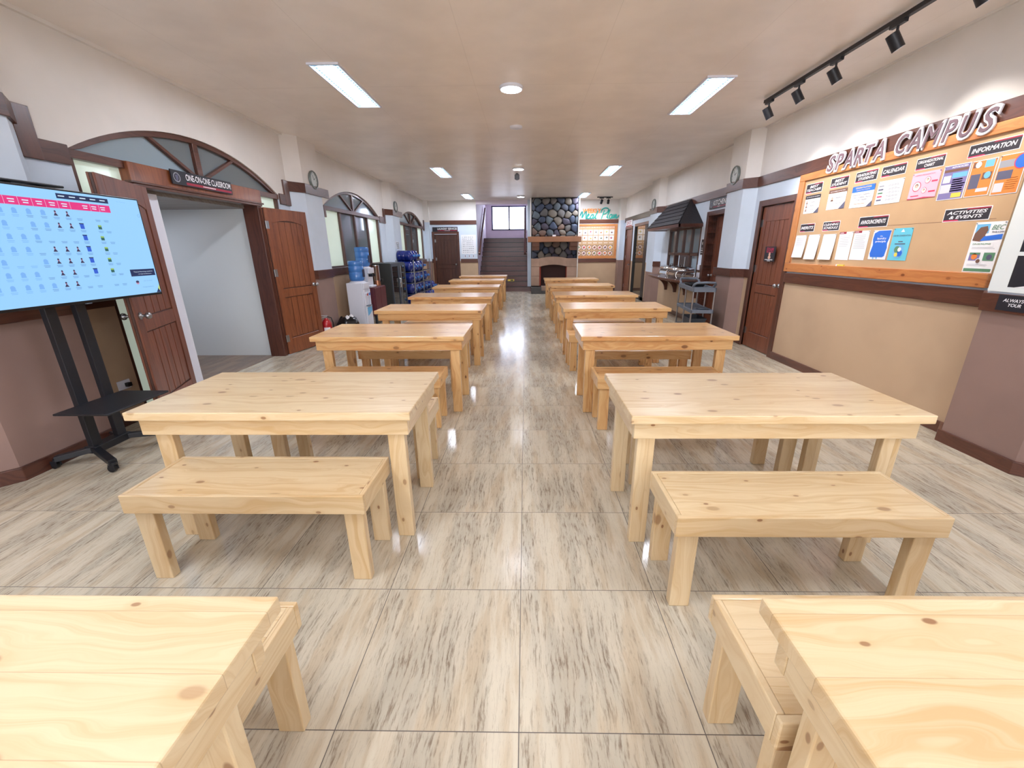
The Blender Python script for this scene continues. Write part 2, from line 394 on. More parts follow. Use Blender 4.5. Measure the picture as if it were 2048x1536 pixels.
def arch_z(y, c, hw, zs, rise):
    Rr = (hw * hw + rise * rise) / (2 * rise)
    return zs + rise - Rr + math.sqrt(max(Rr * Rr - (y - c) ** 2, 0))
ARCH = [(5.16, 1.49, 2.26, 0.39, 0.0), (9.58, 1.50, 2.26, 0.37, 1.18), (14.24, 1.50, 2.26, 0.37, 1.18)]
SP = 2.215
def left_wall():
    b = MB(); xf, xb = XL, XL - 0.16
    ys = [YN]
    for c, hw, zs, r, sill in ARCH: ys += [c - hw + 2 * hw * i / 28 for i in range(29)]
    ys.append(YB)
    def q(y0, z0, y1, z1, z2, z3, m):   # front and back face of a wall cell
        b.add([(xf, y0, z0), (xf, y1, z1), (xf, y1, z2), (xf, y0, z3)], [(0, 1, 2, 3)], m)
        b.add([(xb, y0, z0), (xb, y1, z1), (xb, y1, z2), (xb, y0, z3)], [(3, 2, 1, 0)], m)
    for a, d in zip(ys, ys[1:]):
        mid = (a + d) / 2; ar = [A for A in ARCH if abs(mid - A[0]) < A[1]]
        if not ar:
            q(a, 0, d, 0, 1.1, 1.1, 'tan_paint'); q(a, 1.1, d, 1.1, SP, SP, 'white_paint'); q(a, SP, d, SP, ZC, ZC, 'cream_paint')
        else:
            A = ar[0]; za, zd = (max(arch_z(y, A[0], A[1], A[2], A[3]), A[2]) for y in (a, d))
            q(a, za, d, zd, ZC, ZC, 'cream_paint')
            b.add([(xf, a, za), (xb, a, za), (xb, d, zd), (xf, d, zd)], [(0, 1, 2, 3)], 'cream_paint')
            if A[4]:
                q(a, 0, d, 0, 1.1, 1.1, 'tan_paint')
                b.add([(xf, a, 1.1), (xb, a, 1.1), (xb, d, 1.1), (xf, d, 1.1)], [(0, 1, 2, 3)], 'white_paint')
    for c, hw, zs, r, sill in ARCH:
        for y in (c - hw, c + hw):
            b.add([(xf, y, 1.1 if sill else 0), (xb, y, 1.1 if sill else 0), (xb, y, zs), (xf, y, zs)], [(0, 1, 2, 3)], 'white_paint')
    b.build('wall_left', kind='structure')
left_wall()

def zoned(b, x0, x1, y0, y1, z0=0, z1=ZC, zt=1.1, zm=2.4):
    for a, c, m in ((z0, min(zt, z1), 'tan_paint'), (max(z0, zt), min(zm, z1), 'white_paint'), (max(z0, zm), z1, 'cream_paint')):
        if c > a: b.box(x0, x1, y0, y1, a, c, m)
def right_wall():
    b = MB(); x0, x1 = XR, XR + 0.22
    for a, d, z0, z1 in ((YN, 5.93, 0, ZC), (5.93, 6.72, 2.06, ZC), (6.72, 7.80, 0, ZC), (7.80, 8.60, 2.06, ZC), (8.60, 8.90, 0, ZC),
                         (8.90, 10.86, 0, 0.93), (8.90, 10.86, 1.92, ZC), (11.36, 12.78, 0, ZC), (12.78, 14.32, 2.2, ZC), (12.78, 14.32, 0, 0.12), (14.32, 14.55, 0, ZC),
                         (14.55, 15.58, 2.1, ZC), (15.58, YB, 0, ZC)):
        zoned(b, x0, x1, a, d, z0, z1)
    zoned(b, x0, x1, 10.86, 11.36, 0, ZC, 0.885)
    b.build('wall_right', kind='structure')
right_wall()
b = MB()
zoned(b, XL - 0.15, -3.30, YB, YB + 0.12); zoned(b, -2.47, -1.75, YB, YB + 0.12); zoned(b, -3.30, -2.47, YB, YB + 0.12, 2.04); zoned(b, 0.20, XR + 0.2, YB, YB + 0.12); b.box(0.07, 0.20, YB, YB + 0.12, 0, ZC, 'white_paint')
b.box(-1.75, 0.07, YB, YB + 0.12, 3.0, ZC + 0.1, 'lavender_light_tint'); b.build('wall_back', kind='structure')
b = MB()
zoned(b, XL - 0.15, -2.6, YN - 0.15, YN); zoned(b, 2.6, XR + 0.2, YN - 0.15, YN); zoned(b, -2.6, 2.6, YN - 0.15, YN, 0, 0.95); zoned(b, -2.6, 2.6, YN - 0.15, YN, 2.6, ZC)
b.build('wall_near', kind='structure')
wn = thing('window_5', None, None, (0, YN - 0.08, 1.775), PI, kind='structure')   # unseen window added behind the camera to light the near tables
b = MB()
for i in range(5): b.box(-2.6 + i * 1.285, -2.54 + i * 1.285, -0.03, 0.03, -0.825, 0.825, 'dark_trim_z')
b.box(-2.6, 2.6, -0.03, 0.03, -0.825, -0.77, 'dark_trim_x'); b.box(-2.6, 2.6, -0.03, 0.03, 0.77, 0.825, 'dark_trim_x'); b.build('window_frame', wn)
MB().quadxz(-2.55, -0.78, 2.55, 0.78, 0.01, 'fill_daylight').build('window_pane', wn)
# dark corridor closing the view behind the kitchen opening and doors
b = MB(); b.box(XR + 0.9, XR + 0.95, 7.3, 12.6, 0, 3.0, 'mauve_paint'); b.build('wall_kitchen', kind='structure')

# piers
def pier(side, ya, yb, fa, fb, d=0.15):
    x = XL if side < 0 else XR; xo = x + 0.02 * side; xf = x - side * d
    poly = [(xo, ya), (x, ya), (xf, fa), (xf, fb), (x, yb), (xo, yb)]
    b = MB()
    for z0, z1, m in ((0, 1.1, 'mauve_paint'), (1.1, 2.42, 'white_paint'), (2.42, ZC, 'cream_paint')):
        b.prism(poly, z0, z1, m, 'xy')
    b.build('pillar', kind='structure')
PL = [(2.33, 3.34, 2.50, 3.17), (6.93, 7.98, 7.16, 7.74), (11.50, 12.58, 11.72, 12.36)]
PR = [(2.46, 3.28, 2.61, 3.14), (6.95, 7.78, 7.10, 7.64), (11.36, 12.3, 11.50, 12.14)]
for a in PL: pier(-1, *a)
for a in PR[:2]: pier(1, *a)
b = MB()
for z0, z1, m in ((0, 0.885, 'mauve_paint'), (0.885, 2.42, 'white_paint'), (2.42, ZC, 'cream_paint')): b.prism([(3.49, 11.503), (3.32, 11.503), (3.32, 12.14), (3.47, 12.3), (3.49, 12.3)], z0, z1, m, 'xy')
for z0, z1, m in ((0, 1.1, 'mauve_paint'), (1.1, 2.42, 'white_paint'), (2.42, ZC, 'cream_paint')): b.prism([(3.49, 11.36), (3.47, 11.36), (3.32, 11.50), (3.49, 11.50)], z0, z1, m, 'xy')
b.build('pillar', kind='structure')
MB().box(3.30, XR, 15.72, YB, 0, 1.1, 'mauve_paint').box(3.30, XR, 15.72, YB, 1.1, 2.42, 'white_paint').box(3.30, XR, 15.72, YB, 2.42, ZC, 'cream_paint').build('pillar', kind='structure')
MB().box(XL, -3.42, 15.9, YB, 0, 1.1, 'mauve_paint').box(XL, -3.42, 15.9, YB, 1.1, 2.42, 'white_paint').box(XL, -3.42, 15.9, YB, 2.42, ZC, 'cream_paint').build('pillar', kind='structure')

# rails and baseboards following the wall
def path(side, ya, yb):
    x = XL if side < 0 else XR; P = [(x, ya)]
    for p in (PL if side < 0 else PR):
        xf = x - side * 0.15
        for pt in ((x, p[0]), (xf, p[2]), (xf, p[3]), (x, p[1])):
            if ya < pt[1] < yb: P.append(pt)
            elif pt[1] <= ya: P[0] = (pt[0], ya)
    last_in = P[-1][0]
    P.append((last_in, yb)); return P
def rail(name, pts, z0, z1, t, side, mname='dark_trim_y'):
    n = len(pts); off = []
    for i in range(n):
        ds = []
        for j in (i - 1, i):
            if 0 <= j < n - 1:
                dx, dy = pts[j + 1][0] - pts[j][0], pts[j + 1][1] - pts[j][1]; l = math.hypot(dx, dy)
                ds.append((-side * dy / l * 1, side * dx / l * 1))
        nx = sum(d[0] for d in ds) / len(ds); ny = sum(d[1] for d in ds) / len(ds); l2 = nx * nx + ny * ny
        off.append((pts[i][0] + nx / l2 * t, pts[i][1] + ny / l2 * t))
    b = MB(); vs = []
    for (x, y), (u, v) in zip(pts, off): vs += [(x, y, z0), (u, v, z0), (u, v, z1), (x, y, z1)]
    fs = []
    for i in range(n - 1):
        a = 4 * i; c = a + 4
        fs += [(a, a + 1, c + 1, c), (a + 1, a + 2, c + 2, c + 1), (a + 2, a + 3, c + 3, c + 2), (a + 3, a, c, c + 3)]
    fs += [(0, 3, 2, 1), (4 * n - 4, 4 * n - 3, 4 * n - 2, 4 * n - 1)]
    b.add(vs, fs, mname); return b.build(name, kind='structure', bevel=0.004)
k = 0
def trim(side, ya, yb, z0, z1, t=0.022):
    global k; k += 1
    rail('trim_%d' % k, path(side, ya, yb), z0, z1, t, side)
trim(1, YN, YB, 2.335, 2.475)
trim(1, YN, 5.87, 1.04, 1.165); trim(1, 6.79, 7.74, 1.04, 1.165); trim(1, 8.68, 8.86, 1.04, 1.165); k += 1; rail('trim_%d' % k, [(3.47, 11.36), (3.32, 11.50)], 1.04, 1.165, 0.022, 1)
for a, d in ((YN, 5.87), (6.79, 7.74), (8.68, 12.7)): rail('baseboard_right', path(1, a, d), 0, 0.095, 0.022, 1)
trim(-1, YN, 3.44, 2.345, 2.485); trim(-1, 6.82, 7.98, 2.345, 2.485); trim(-1, 11.42, 12.58, 2.345, 2.485); trim(-1, 15.85, YB, 2.345, 2.485)
for a, d in ((3.40, 3.665), (6.655, 6.84), (11.08, 11.42), (15.74, 15.86)): trim(-1, a, d, 2.14, 2.285)
for y in (3.385, 6.87, 11.46, 15.86):   # short vertical pieces joining low and high rail
    k += 1
    MB().box(XL, XL + 0.025, y - 0.07, y + 0.07, 2.138, 2.487, 'dark_trim_z').build('trim_%d' % k, kind='structure', bevel=0.004)
trim(-1, YN, 3.66, 1.04, 1.18); trim(-1, 6.66, YB, 1.04, 1.18)
rail('baseboard_left', path(-1, YN, 3.66), 0, 0.10, 0.022, -1); rail('baseboard_left', path(-1, 6.66, YB), 0, 0.10, 0.022, -1)
def btrim(name, x0, x1, z0, z1, t=0.022):
    MB().box(x0, x1, YB - t, YB, z0, z1, 'dark_trim_x').build(name, kind='structure', bevel=0.004)
for j, (a, d, z0, z1) in enumerate(((-3.42, -1.75, 2.345, 2.485), (-3.42, -3.36, 1.04, 1.175), (-2.37, -1.75, 1.04, 1.175),
                                    (1.80, 3.30, 2.345, 2.475), (1.80, 3.30, 1.02, 1.14))):
    btrim('trim_%d' % (k + 1 + j), a, d, z0, z1)
btrim('baseboard_back', -2.37, -1.75, 0, 0.1); btrim('baseboard_back', 1.80, 3.30, 0, 0.1)
k += 6
MB().box(XL, XL + 0.03, YN, YB, ZC - 0.03, ZC, 'cream_paint').build('trim_%d' % k, kind='structure')
MB().box(XR - 0.02, XR, YN, YB, ZC - 0.02, ZC, 'cream_paint').build('trim_%d' % (k + 1), kind='structure')

# ------------------------------------------------------------------ door leaf
def leaf(name, parent, w, h, mname, loc, rot, knob=True, hinge=True, arch=True, knob_z=0.98):
    b = MB(); t = 0.016; r = 0.010
    b.box(0.001, w - 0.001, -t + 0.006, t - 0.006, 0.012, h - 0.001, 'dark_door')
    st = 0.11; lo0, lo1, hi0, hi1 = 0.24, 0.84, 0.96, h - 0.2
    for sgn in (-1, 1):
        ya, yb = (-t - r, -t + 0.006) if sgn < 0 else (t - 0.006, t + r)
        b.box(0, st, ya, yb, 0.012, h, mname); b.box(w - st, w, ya, yb, 0.012, h, mname)
        b.box(st, w - st, ya, yb, 0.012, lo0, mname); b.box(st, w - st, ya, yb, lo1, hi0, mname)
        n = 10; rise = 0.05 if arch else 0.0
        top = [(st + (w - 2 * st) * i / n, h) for i in range(n + 1)]
        cur = [(st + (w - 2 * st) * i / n, hi1 + rise * (1 - (2 * i / n - 1) ** 2)) for i in range(n + 1)]
        b.strip(top, cur, ya, yb, mname)
        npl = 5; g = 0.010; pw = (w - 2 * st) / npl
        for i in range(npl):
            a, c = st + i * pw + g / 2, st + (i + 1) * pw - g / 2
            yy = (-t - 0.002, -t + 0.006) if sgn < 0 else (t - 0.006, t + 0.002)
            b.box(a, c, *yy, lo0 + g, lo1 - g, mname); b.box(a, c, *yy, hi0 + g, hi1 + 0.03, mname)
    o = b.build(name, parent, loc, rot, bevel=0.0025, seg=1)
    if knob:
        kb = MB()
        for sgn in (-1, 1):
            prof = [(0.004, 0), (0.03, 0.0), (0.03, 0.008), (0.012, 0.012), (0.012, 0.035), (0.026, 0.045), (0.03, 0.06), (0.022, 0.074), (0.002, 0.078)]
            kb.lathe((w - 0.065, sgn * (t + r), knob_z), [(a, sgn * c) for a, c in prof], 'steel', 16, 'y')
        kb.build('door_knob', o)
    if hinge:
        for z in (0.25, h * 0.58, h - 0.22):
            hb = MB(); hb.cyl((-0.006, -t - 0.008, z - 0.05), (-0.006, -t - 0.008, z + 0.05), 0.008, None, 'steel', 10)
            hb.box(-0.006, 0.045, -t - r - 0.004, -t - r + 0.002, z - 0.05, z + 0.05, 'steel'); hb.build('hinge', o)
    return o

# ------------------------------------------------------------------ arched doorway of the classroom (left wall)
def fan_frame(b, hw, zs, rise, y0, y1, m='dark_trim_x', rim=0.05, hub=0.0, ang=0.64):
    n = 28
    xs = [-hw + 2 * hw * i / n for i in range(n + 1)]
    outer = [(x, arch_z(x, 0, hw, zs, rise)) for x in xs]
    hi = hw - rim
    inner = [(x * hi / hw, max(arch_z(x * hi / hw, 0, hw, zs, rise) - rim, zs)) for x in xs]
    b.strip(outer, inner, y0, y1, m)
    for px in (0.0, -ang, ang):
        pz = arch_z(px, 0, hw, zs, rise) - 0.02
        b.prism([(px * 0.08 - 0.04, zs), (px * 0.08 + 0.04, zs), (px + 0.036, pz - 0.005), (px - 0.036, pz - 0.005)], y0 + 0.003, y1 - 0.003, m)
def fan_panes(b, hw, zs, rise, y, mats):
    cuts = [-hw, -0.64, 0.0, 0.64, hw]
    for i in range(4):
        a, c = cuts[i], cuts[i + 1]
        xs = [a + (c - a) * j / 8 for j in range(9)]
        if i in (1, 2): poly = [(0, zs)] + [(x, arch_z(x, 0, hw, zs, rise)) for x in xs]
        else: poly = [(0, zs)] + ([(x, arch_z(x, 0, hw, zs, rise)) for x in xs])
        b.add([(p[0], y, p[1]) for p in poly], [tuple(range(len(poly)))], mats[i])
D1 = thing('door_1', 'wide arched double doorway of the one-on-one classroom, both wooden leaves folded open', None, (XL, 5.16, 0), RL, kind='structure')
c1, hw1 = 5.16, 1.49
b = MB(); Z0, Z1 = 2.20, 2.265
fan_frame(b, hw1, 2.26, 0.39, 0.02, 0.10)
b.box(-hw1, hw1, 0.0, 0.11, Z0, Z1, 'dark_trim_x')
b.box(-hw1, -hw1 + 0.05, 0.02, 0.10, 0, Z0, 'dark_trim_z'); b.box(hw1 - 0.05, hw1, 0.02, 0.10, 0, Z0, 'dark_trim_z')
b.build('window_frame', D1, bevel=0.003)
b = MB()
b.box(-1.0, 0.99, -0.03, 0.14, 2.10, 2.262, 'narra_door'); b.box(-1.02, 1.01, -0.045, 0.02, 2.085, 2.105, 'dark_trim_x')
b.box(-0.99, 0.98, -0.035, 0.1, 2.06, 2.085, 'dark_trim_x'); b.build('door_header', D1, bevel=0.004)
for s_, x_ in ((-1, -0.965), (1, 0.93)):
    MB().box(x_ - 0.04, x_ + 0.05, -0.02, 0.19, 0, 2.07, 'dark_trim_z').build('door_jamb', D1, bevel=0.004)
b = MB(); fan_panes(b, 1.46, 2.262, 0.37, 0.06, ['blue_glass', 'grey_glass', 'grey_glass', 'grey_glass'])
b.quadxz(-1.45, 0.05, -0.95, 2.2, 0.06, 'pale_green_glow_glass'); b.quadxz(0.98, 0.05, 1.45, 2.2, 0.06, 'pale_green_glow_glass')
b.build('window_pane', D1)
def leaf_world(nm, hx, hy, fx, fy, mname, **kw):
    a = math.atan2(fy - hy, fx - hx)
    lx, ly = hy - c1, -(hx - XL)      # into the doorway's local frame
    return leaf(nm, D1, math.hypot(fx - hx, fy - hy), 2.05, mname, (lx, ly, 0), a - RL, **kw)
leaf_world('door_leaf', -3.515, 4.195, -3.215, 3.40, 'red_door')
leaf_world('door_leaf', -3.565, 6.115, -3.42, 6.965, 'narra_door')
# room beyond the doorway
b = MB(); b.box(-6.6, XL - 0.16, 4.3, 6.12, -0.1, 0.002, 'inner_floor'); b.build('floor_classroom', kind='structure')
MB().box(-6.6, XL - 0.165, 4.40, 6.2, 2.03, 2.3, 'grey_plank').build('ceiling_classroom', kind='structure')
MB().box(-6.6, -3.785, 6.11, 6.15, 0, 2.06, 'white_panel').build('wall_classroom_far', kind='structure')
MB().box(-6.6, -3.70, 4.36, 4.56, 0, 2.03, 'white_gloss').build('wall_classroom_near', kind='structure')
MB().box(-6.65, -6.6, 4.4, 6.2, 0, 2.06, 'white_panel').build('wall_classroom_end', kind='structure')
t = thing('ceiling_lamp', 'unseen round white lamp added on the classroom ceiling behind the arched doorway', 'ceiling light', (-5.1, 5.3, 2.03))  # out-of-view lamp added to light the room beyond
MB().lathe((0, 0, -0.03), [(0.13, 0), (0.14, 0.006), (0.14, 0.03)], 'white_gloss').build('lamp_body', t)
MB().lathe((0, 0, -0.034), [(0.002, 0), (0.12, 0.001), (0.125, 0.004)], 'round_light').build('diffuser', t)

# ------------------------------------------------------------------ arched windows (left wall)
def arch_window(num, c, hw, zs, rise, sill, mid):
    wn = thing('window_%d' % num, None, None, (XL, c, 0), RL, kind='structure')
    b = MB(); fan_frame(b, hw, zs, rise, 0.03, 0.10)
    b.box(-hw - 0.02, hw + 0.02, -0.015, 0.11, zs - 0.07, zs + 0.0, 'dark_trim_x')
    b.box(-hw, hw, 0.0, 0.12, sill - 0.0, sill + 0.03, 'dark_trim_x')
    for x in (-hw, -hw / 2 - 0.03, -0.03, hw / 2 - 0.03, hw - 0.06):
        b.box(x, x + 0.06, 0.025, 0.10, sill + 0.02, zs - 0.03, 'dark_trim_z')
    b.box(-hw - 0.02, -hw + 0.05, -0.018, 0.02, zs - 0.2, zs - 0.0, 'dark_trim_z')
    b.build('window_frame', wn, bevel=0.003)
    b = MB(); q_ = hw / 2
    for i, m_ in enumerate(('pale_green_glow_glass', mid[0], mid[1], 'pale_green_glow_glass')):
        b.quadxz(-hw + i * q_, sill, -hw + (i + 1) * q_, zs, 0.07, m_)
    fan_panes(b, hw, zs, rise, 0.07, ['blue_glass', 'grey_glass', 'grey_glass', 'blue_glass'] if num == 1 else ['blue_glass', 'dim_glass', 'dim_glass', 'dim_glass'])
    b.build('window_pane', wn)
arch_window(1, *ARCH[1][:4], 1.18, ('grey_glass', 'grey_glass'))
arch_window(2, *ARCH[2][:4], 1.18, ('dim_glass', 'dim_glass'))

# ------------------------------------------------------------------ doors in right and back walls
def wall_door(num, label, loc, rot, w, h, mname, frame=0.08, rec=0.02, knob_flip=False, depth=0.2, knob_z=0.98, ajar=0.0):
    """opening centred on loc"""
    d = thing('door_%d' % num, label, None, loc, rot, kind='structure')
    b = MB()
    for s_ in (-1, 1):
        x0 = s_ * w / 2; x1 = s_ * (w / 2 + frame); b.box(min(x0, x1), max(x0, x1), -0.025, depth, 0, h + frame, 'dark_trim_z')
    b.box(-w / 2, w / 2, -0.025, depth, h, h + frame, 'dark_trim_x'); b.build('door_frame', d, bevel=0.004)
    if knob_flip: leaf('door_leaf', d, w - 0.01, h - 0.01, mname, (w / 2 - 0.005, rec + 0.02, 0), PI - ajar, arch=False, knob_z=knob_z)
    else: leaf('door_leaf', d, w - 0.01, h - 0.01, mname, (-w / 2 + 0.005, rec + 0.02, 0), ajar, arch=False, knob_z=knob_z)
    return d
wall_door(2, None, (XR, 6.325, 0), RR, 0.79, 2.05, 'red_door')
wall_door(3, None, (XR, 8.20, 0), RR, 0.80, 2.05, 'red_door', rec=0.15, depth=0.22, knob_flip=True)
wall_door(4, None, (XR, 15.06, 0), RR, 0.86, 2.1, 'red_door', knob_flip=False)
wall_door(5, None, (-2.885, YB, 0), 0, 0.82, 2.03, 'dark_door', depth=0.1)
MB().box(-0.41, 0.41, 0.08, 0.1, 0, 2.0, 'black_plastic').build('door_frame', bpy.data.objects['door_5'])
# glazed sliding door
d = thing('door_6', None, None, (XR, 13.55, 0), RR, kind='structure')
b = MB(); b.box(-0.77, 0.77, -0.01, 0.12, 2.14, 2.22, 'mauve_paint')
b.box(0.48, 0.77, -0.012, 0.1, 0.0, 2.15, 'black_metal'); b.box(-0.77, -0.70, -0.012, 0.1, 0.0, 2.15, 'black_metal'); b.box(-0.77, 0.77, -0.012, 0.1, 0, 0.1, 'black_metal')
b.build('door_frame', d, bevel=0.003)
MB().box(-0.70, 0.48, 0.03, 0.04, 0.1, 2.14, 'mirror_glass').build('door_glass', d)
# kitchen serving window
wn = thing('window_3', None, None, (XR, 9.88, 0), RR, kind='structure')
b = MB(); hw = 0.97
b.box(-hw, hw, 0.0, 0.1, 1.86, 1.93, 'dark_door'); b.box(-hw, hw, 0.0, 0.1, 1.33, 1.39, 'dark_door'); b.box(-hw, hw, 0.0, 0.1, 0.93, 0.97, 'dark_door')
for i in range(5):
    x = -hw + i * (2 * hw - 0.06) / 4
    b.box(x, x + 0.06, 0.0, 0.1, 1.36 if i in (2,) else 0.95, 1.9, 'dark_door')
b.build('window_frame', wn, bevel=0.003)
b = MB(); q_ = (2 * hw) / 4
for i in range(4): b.quadxz(-hw + i * q_, 1.38, -hw + (i + 1) * q_, 1.88, 0.05, 'blue_glass' if i else 'grey_glass')
b.quadxz(-hw, 0.96, -hw + q_, 1.34, 0.05, 'blue_glass'); b.quadxz(hw - q_, 0.96, hw, 1.34, 0.05, 'blue_glass'); b.build('window_pane', wn)
MB().cyl((0.12, 0.04, 0.96), (0.12, 0.04, 1.3), 0.012, None, 'steel').build('window_handle', wn)

# ------------------------------------------------------------------ dining tables and benches
def make_table(tone, label):
    px, py, pz = (tone + '_pine_' + a for a in 'xyz')
    t = thing('dining_table', label, 'table')
    b = MB(); b.box(-0.70, 0.70, 0, 0.715, 0.702, 0.745, px); b.build('tabletop', t, bevel=0.005)
    ax0, ax1, ay0, ay1 = -0.665, 0.675, 0.035, 0.668
    for y in (ay0, ay1 - 0.036): MB().box(ax0, ax1, y, y + 0.036, 0.612, 0.702, px).build('apron', t, bevel=0.004)
    for x in (ax0, ax1 - 0.036): MB().box(x, x + 0.036, ay0 + 0.036, ay1 - 0.036, 0.612, 0.702, py).build('apron', t, bevel=0.004)
    for x in (-0.622, 0.562):
        for y in (0.057, 0.55):
            MB().box(0, 0.085, 0, 0.045, 0, 0.70, pz).build('leg', t, (x, y, 0), bevel=0.004)
    return t
def make_bench(tone, label):
    px, py, pz = (tone + '_pine_' + a for a in 'xyz')
    t = thing('bench', label, 'bench'); w, d, h = 1.083, 0.375, 0.469
    MB().box(-w / 2 + 0.022, w / 2 - 0.022, 0.022, d - 0.022, h - 0.03, h - 0.0015, px).build('seat', t, bevel=0.002)
    for y in (0, d - 0.0215): MB().box(-w / 2, w / 2, y, y + 0.0215, h - 0.092, h, px).build('apron', t, bevel=0.004)
    for x in (-w / 2, w / 2 - 0.0215): MB().box(x, x + 0.0215, 0.0215, d - 0.0215, h - 0.092, h, py).build('apron', t, bevel=0.004)
    for x in (-w / 2 + 0.022, w / 2 - 0.022 - 0.085):
        for y in (0.024, d - 0.024 - 0.045):
            MB().box(0, 0.085, 0, 0.045, 0, h - 0.031, pz).build('leg', t, (x, y, 0), bevel=0.004)
    return t
proto = {}
ORD = ['nearest the camera', 'second from the camera', 'third from the camera', 'fourth from the camera', 'fifth from the camera',
       'sixth from the camera', 'seventh from the camera', 'farthest, near the stairs']
TL = [0.03, 1.865, 3.72, 5.43, 7.08, 8.98, 10.98, 12.75]
TR = [0.035, 1.82, 3.70, 5.53, 7.22, 9.16, 11.22]
def put(kind, tone, x, y, mirror, label, group):
    key = (kind, tone, mirror)
    if key not in proto:
        o = (make_table if kind == 't' else make_bench)(tone, label)
        if mirror and kind == 't':
            for c in kids(o):
                for v in c.data.vertices: v.co.x = -v.co.x
                c.data.flip_normals(); c.location.x = -c.location.x
        proto[key] = o; o.location = (x, y, 0); o['group'] = group
        return o
    return dup(proto[key], (x, y, 0), None, label, group)
# (near bench y, near bench centre x, far bench y, far bench centre x) for each table; None where the photo shows nothing
BL = [(None, 0, 0.628, -1.239), (1.575, -1.252, 2.50, -1.177), (3.36, -1.262, 4.36, -1.253), (5.08, -1.26, 6.05, -1.25), (6.73, -1.256, 7.70, -1.253),
      (8.63, -1.25, 9.60, -1.255), (10.63, -1.256, 11.60, -1.25), (12.40, -1.256, 13.37, -1.25)]
BR = [(None, 0, 0.667, 1.113), (1.43, 1.142, 2.43, 1.20), (3.32, 1.135, 4.31, 1.187), (5.17, 1.08, 6.15, 1.187), (6.86, 1.09, 7.84, 1.187),
      (8.79, 1.10, 9.78, 1.187), (10.85, 1.13, 11.84, 1.187)]
for side, T_, B_ in (('left', TL, BL), ('right', TR, BR)):
    for i, ty in enumerate(T_):
        tone = 'pale' if i < 2 else 'honey'
        o_ = ORD[i] if not (side == 'right' and i == 6) else 'farthest, by the fireplace'
        put('t', tone, (-1.258 if side == 'left' else 1.192) + (0.03 if (i == 0 and side == 'right') else 0), ty, side == 'right',
            '%s pine dining table %s of the aisle, %s' % ('pale' if tone == 'pale' else 'honey', side, o_), 'pine dining tables in two rows')
        n = B_[i]
        for w_, y, x in (('near', n[0], n[1]), ('far', n[2], n[3])):
            if y is None: continue
            put('b', tone, x, y, False, 'low pine bench at the %s side of the %s row table %s' % (w_, side, o_), 'low pine benches at the dining tables')

# ------------------------------------------------------------------ ceiling lamps
def troffer():
    t = thing('ceiling_light', '', 'ceiling light', group='recessed rectangular ceiling lights')
    b = MB(); w, l = 0.15, 0.63
    for a in ((-w, -w + 0.018, -l, l), (w - 0.018, w, -l, l)): b.box(*a, -0.016, 0, 'white_gloss')
    for a in ((-w, w, -l, -l + 0.018), (-w, w, l - 0.018, l)): b.box(*a, -0.016, 0, 'white_gloss')
    b.build('frame', t)
    MB().box(-0.07, 0.07, -l + 0.05, l - 0.05, -0.008, -0.002, 'panel_light').build('diffuser', t)
    MB().box(-w + 0.018, w - 0.018, -l + 0.018, l - 0.018, -0.004, -0.001, 'panel_edge').build('reflector_tray', t)
    b = MB()
    for s_ in (-1, 1):
        for i in range(22):
            y = -l + 0.06 + i * (2 * l - 0.12) / 21
            b.box(s_ * 0.1 - 0.008, s_ * 0.1 + 0.008, y - 0.008, y + 0.008, -0.008, -0.004, 'reflector')
    for s_ in (-1, 1): b.box(-w + 0.02, w - 0.02, s_ * (l - 0.04) - 0.004, s_ * (l - 0.04) + 0.004, -0.013, -0.009, 'reflector')
    b.build('louvre', t)
    return t
tro = None
for i, y in enumerate((5.22, 10.42, 14.85, 0.55, -2.6)):  # last two rows are out of view, added to light the near end
    for x, s_ in ((-1.87, 'left'), (1.985 if i == 0 else 1.88, 'right')):
        yy = y + (0.45 if (s_ == 'right' and i == 0) else 0)
        lb = 'long bright recessed ceiling light, %s side, %s' % (s_, ('largest and nearest in view', 'middle of the row', 'farthest near the back wall', 'added unseen above the nearest tables', 'added unseen behind the camera')[i])
        if tro is None: tro = troffer(); tro.location = (x, yy, ZC); tro['label'] = lb
        else: dup(tro, (x, yy, ZC), None, lb)
rl = None
for y, s_ in ((5.27, 'nearest in view'), (10.0, 'second along the aisle'), (14.95, 'farthest near the stairs'), (0.6, 'added unseen above the nearest tables')):  # last lamp is unseen, added for light on the nearest tables
    lb = 'small round glowing ceiling lamp over the aisle, ' + s_
    if rl is None:
        rl = thing('ceiling_lamp', lb, 'ceiling light', (-0.15, y, ZC), group='round ceiling lamps over the aisle')
        MB().lathe((0, 0, -0.03), [(0.115, 0), (0.125, 0.006), (0.125, 0.03)], 'white_gloss', 28).build('lamp_body', rl)
        MB().lathe((0, 0, -0.034), [(0.002, 0), (0.105, 0.001), (0.112, 0.005)], 'round_light', 28).build('diffuser', rl)
    else: dup(rl, (-0.15, y, ZC), None, lb)
o = MB().lathe((0, 0, 0), [(0.055, -0.03), (0.085, -0.022), (0.09, 0)], 'white_gloss', 28).build('smoke_detector', loc=(-0.13, 6.8, ZC)); tag(o, 'flat white disc shaped detector on ceiling behind nearest round lamp', 'smoke detector')
o = MB().lathe((0, 0, 0), [(0.02, -0.14), (0.055, -0.12), (0.055, -0.03), (0.02, 0)], 'grey_plastic', 16).build('ceiling_sensor', loc=(-0.19, 10.65, ZC)); tag(o, 'small grey sensor hanging below the second round ceiling lamp', 'sensor')

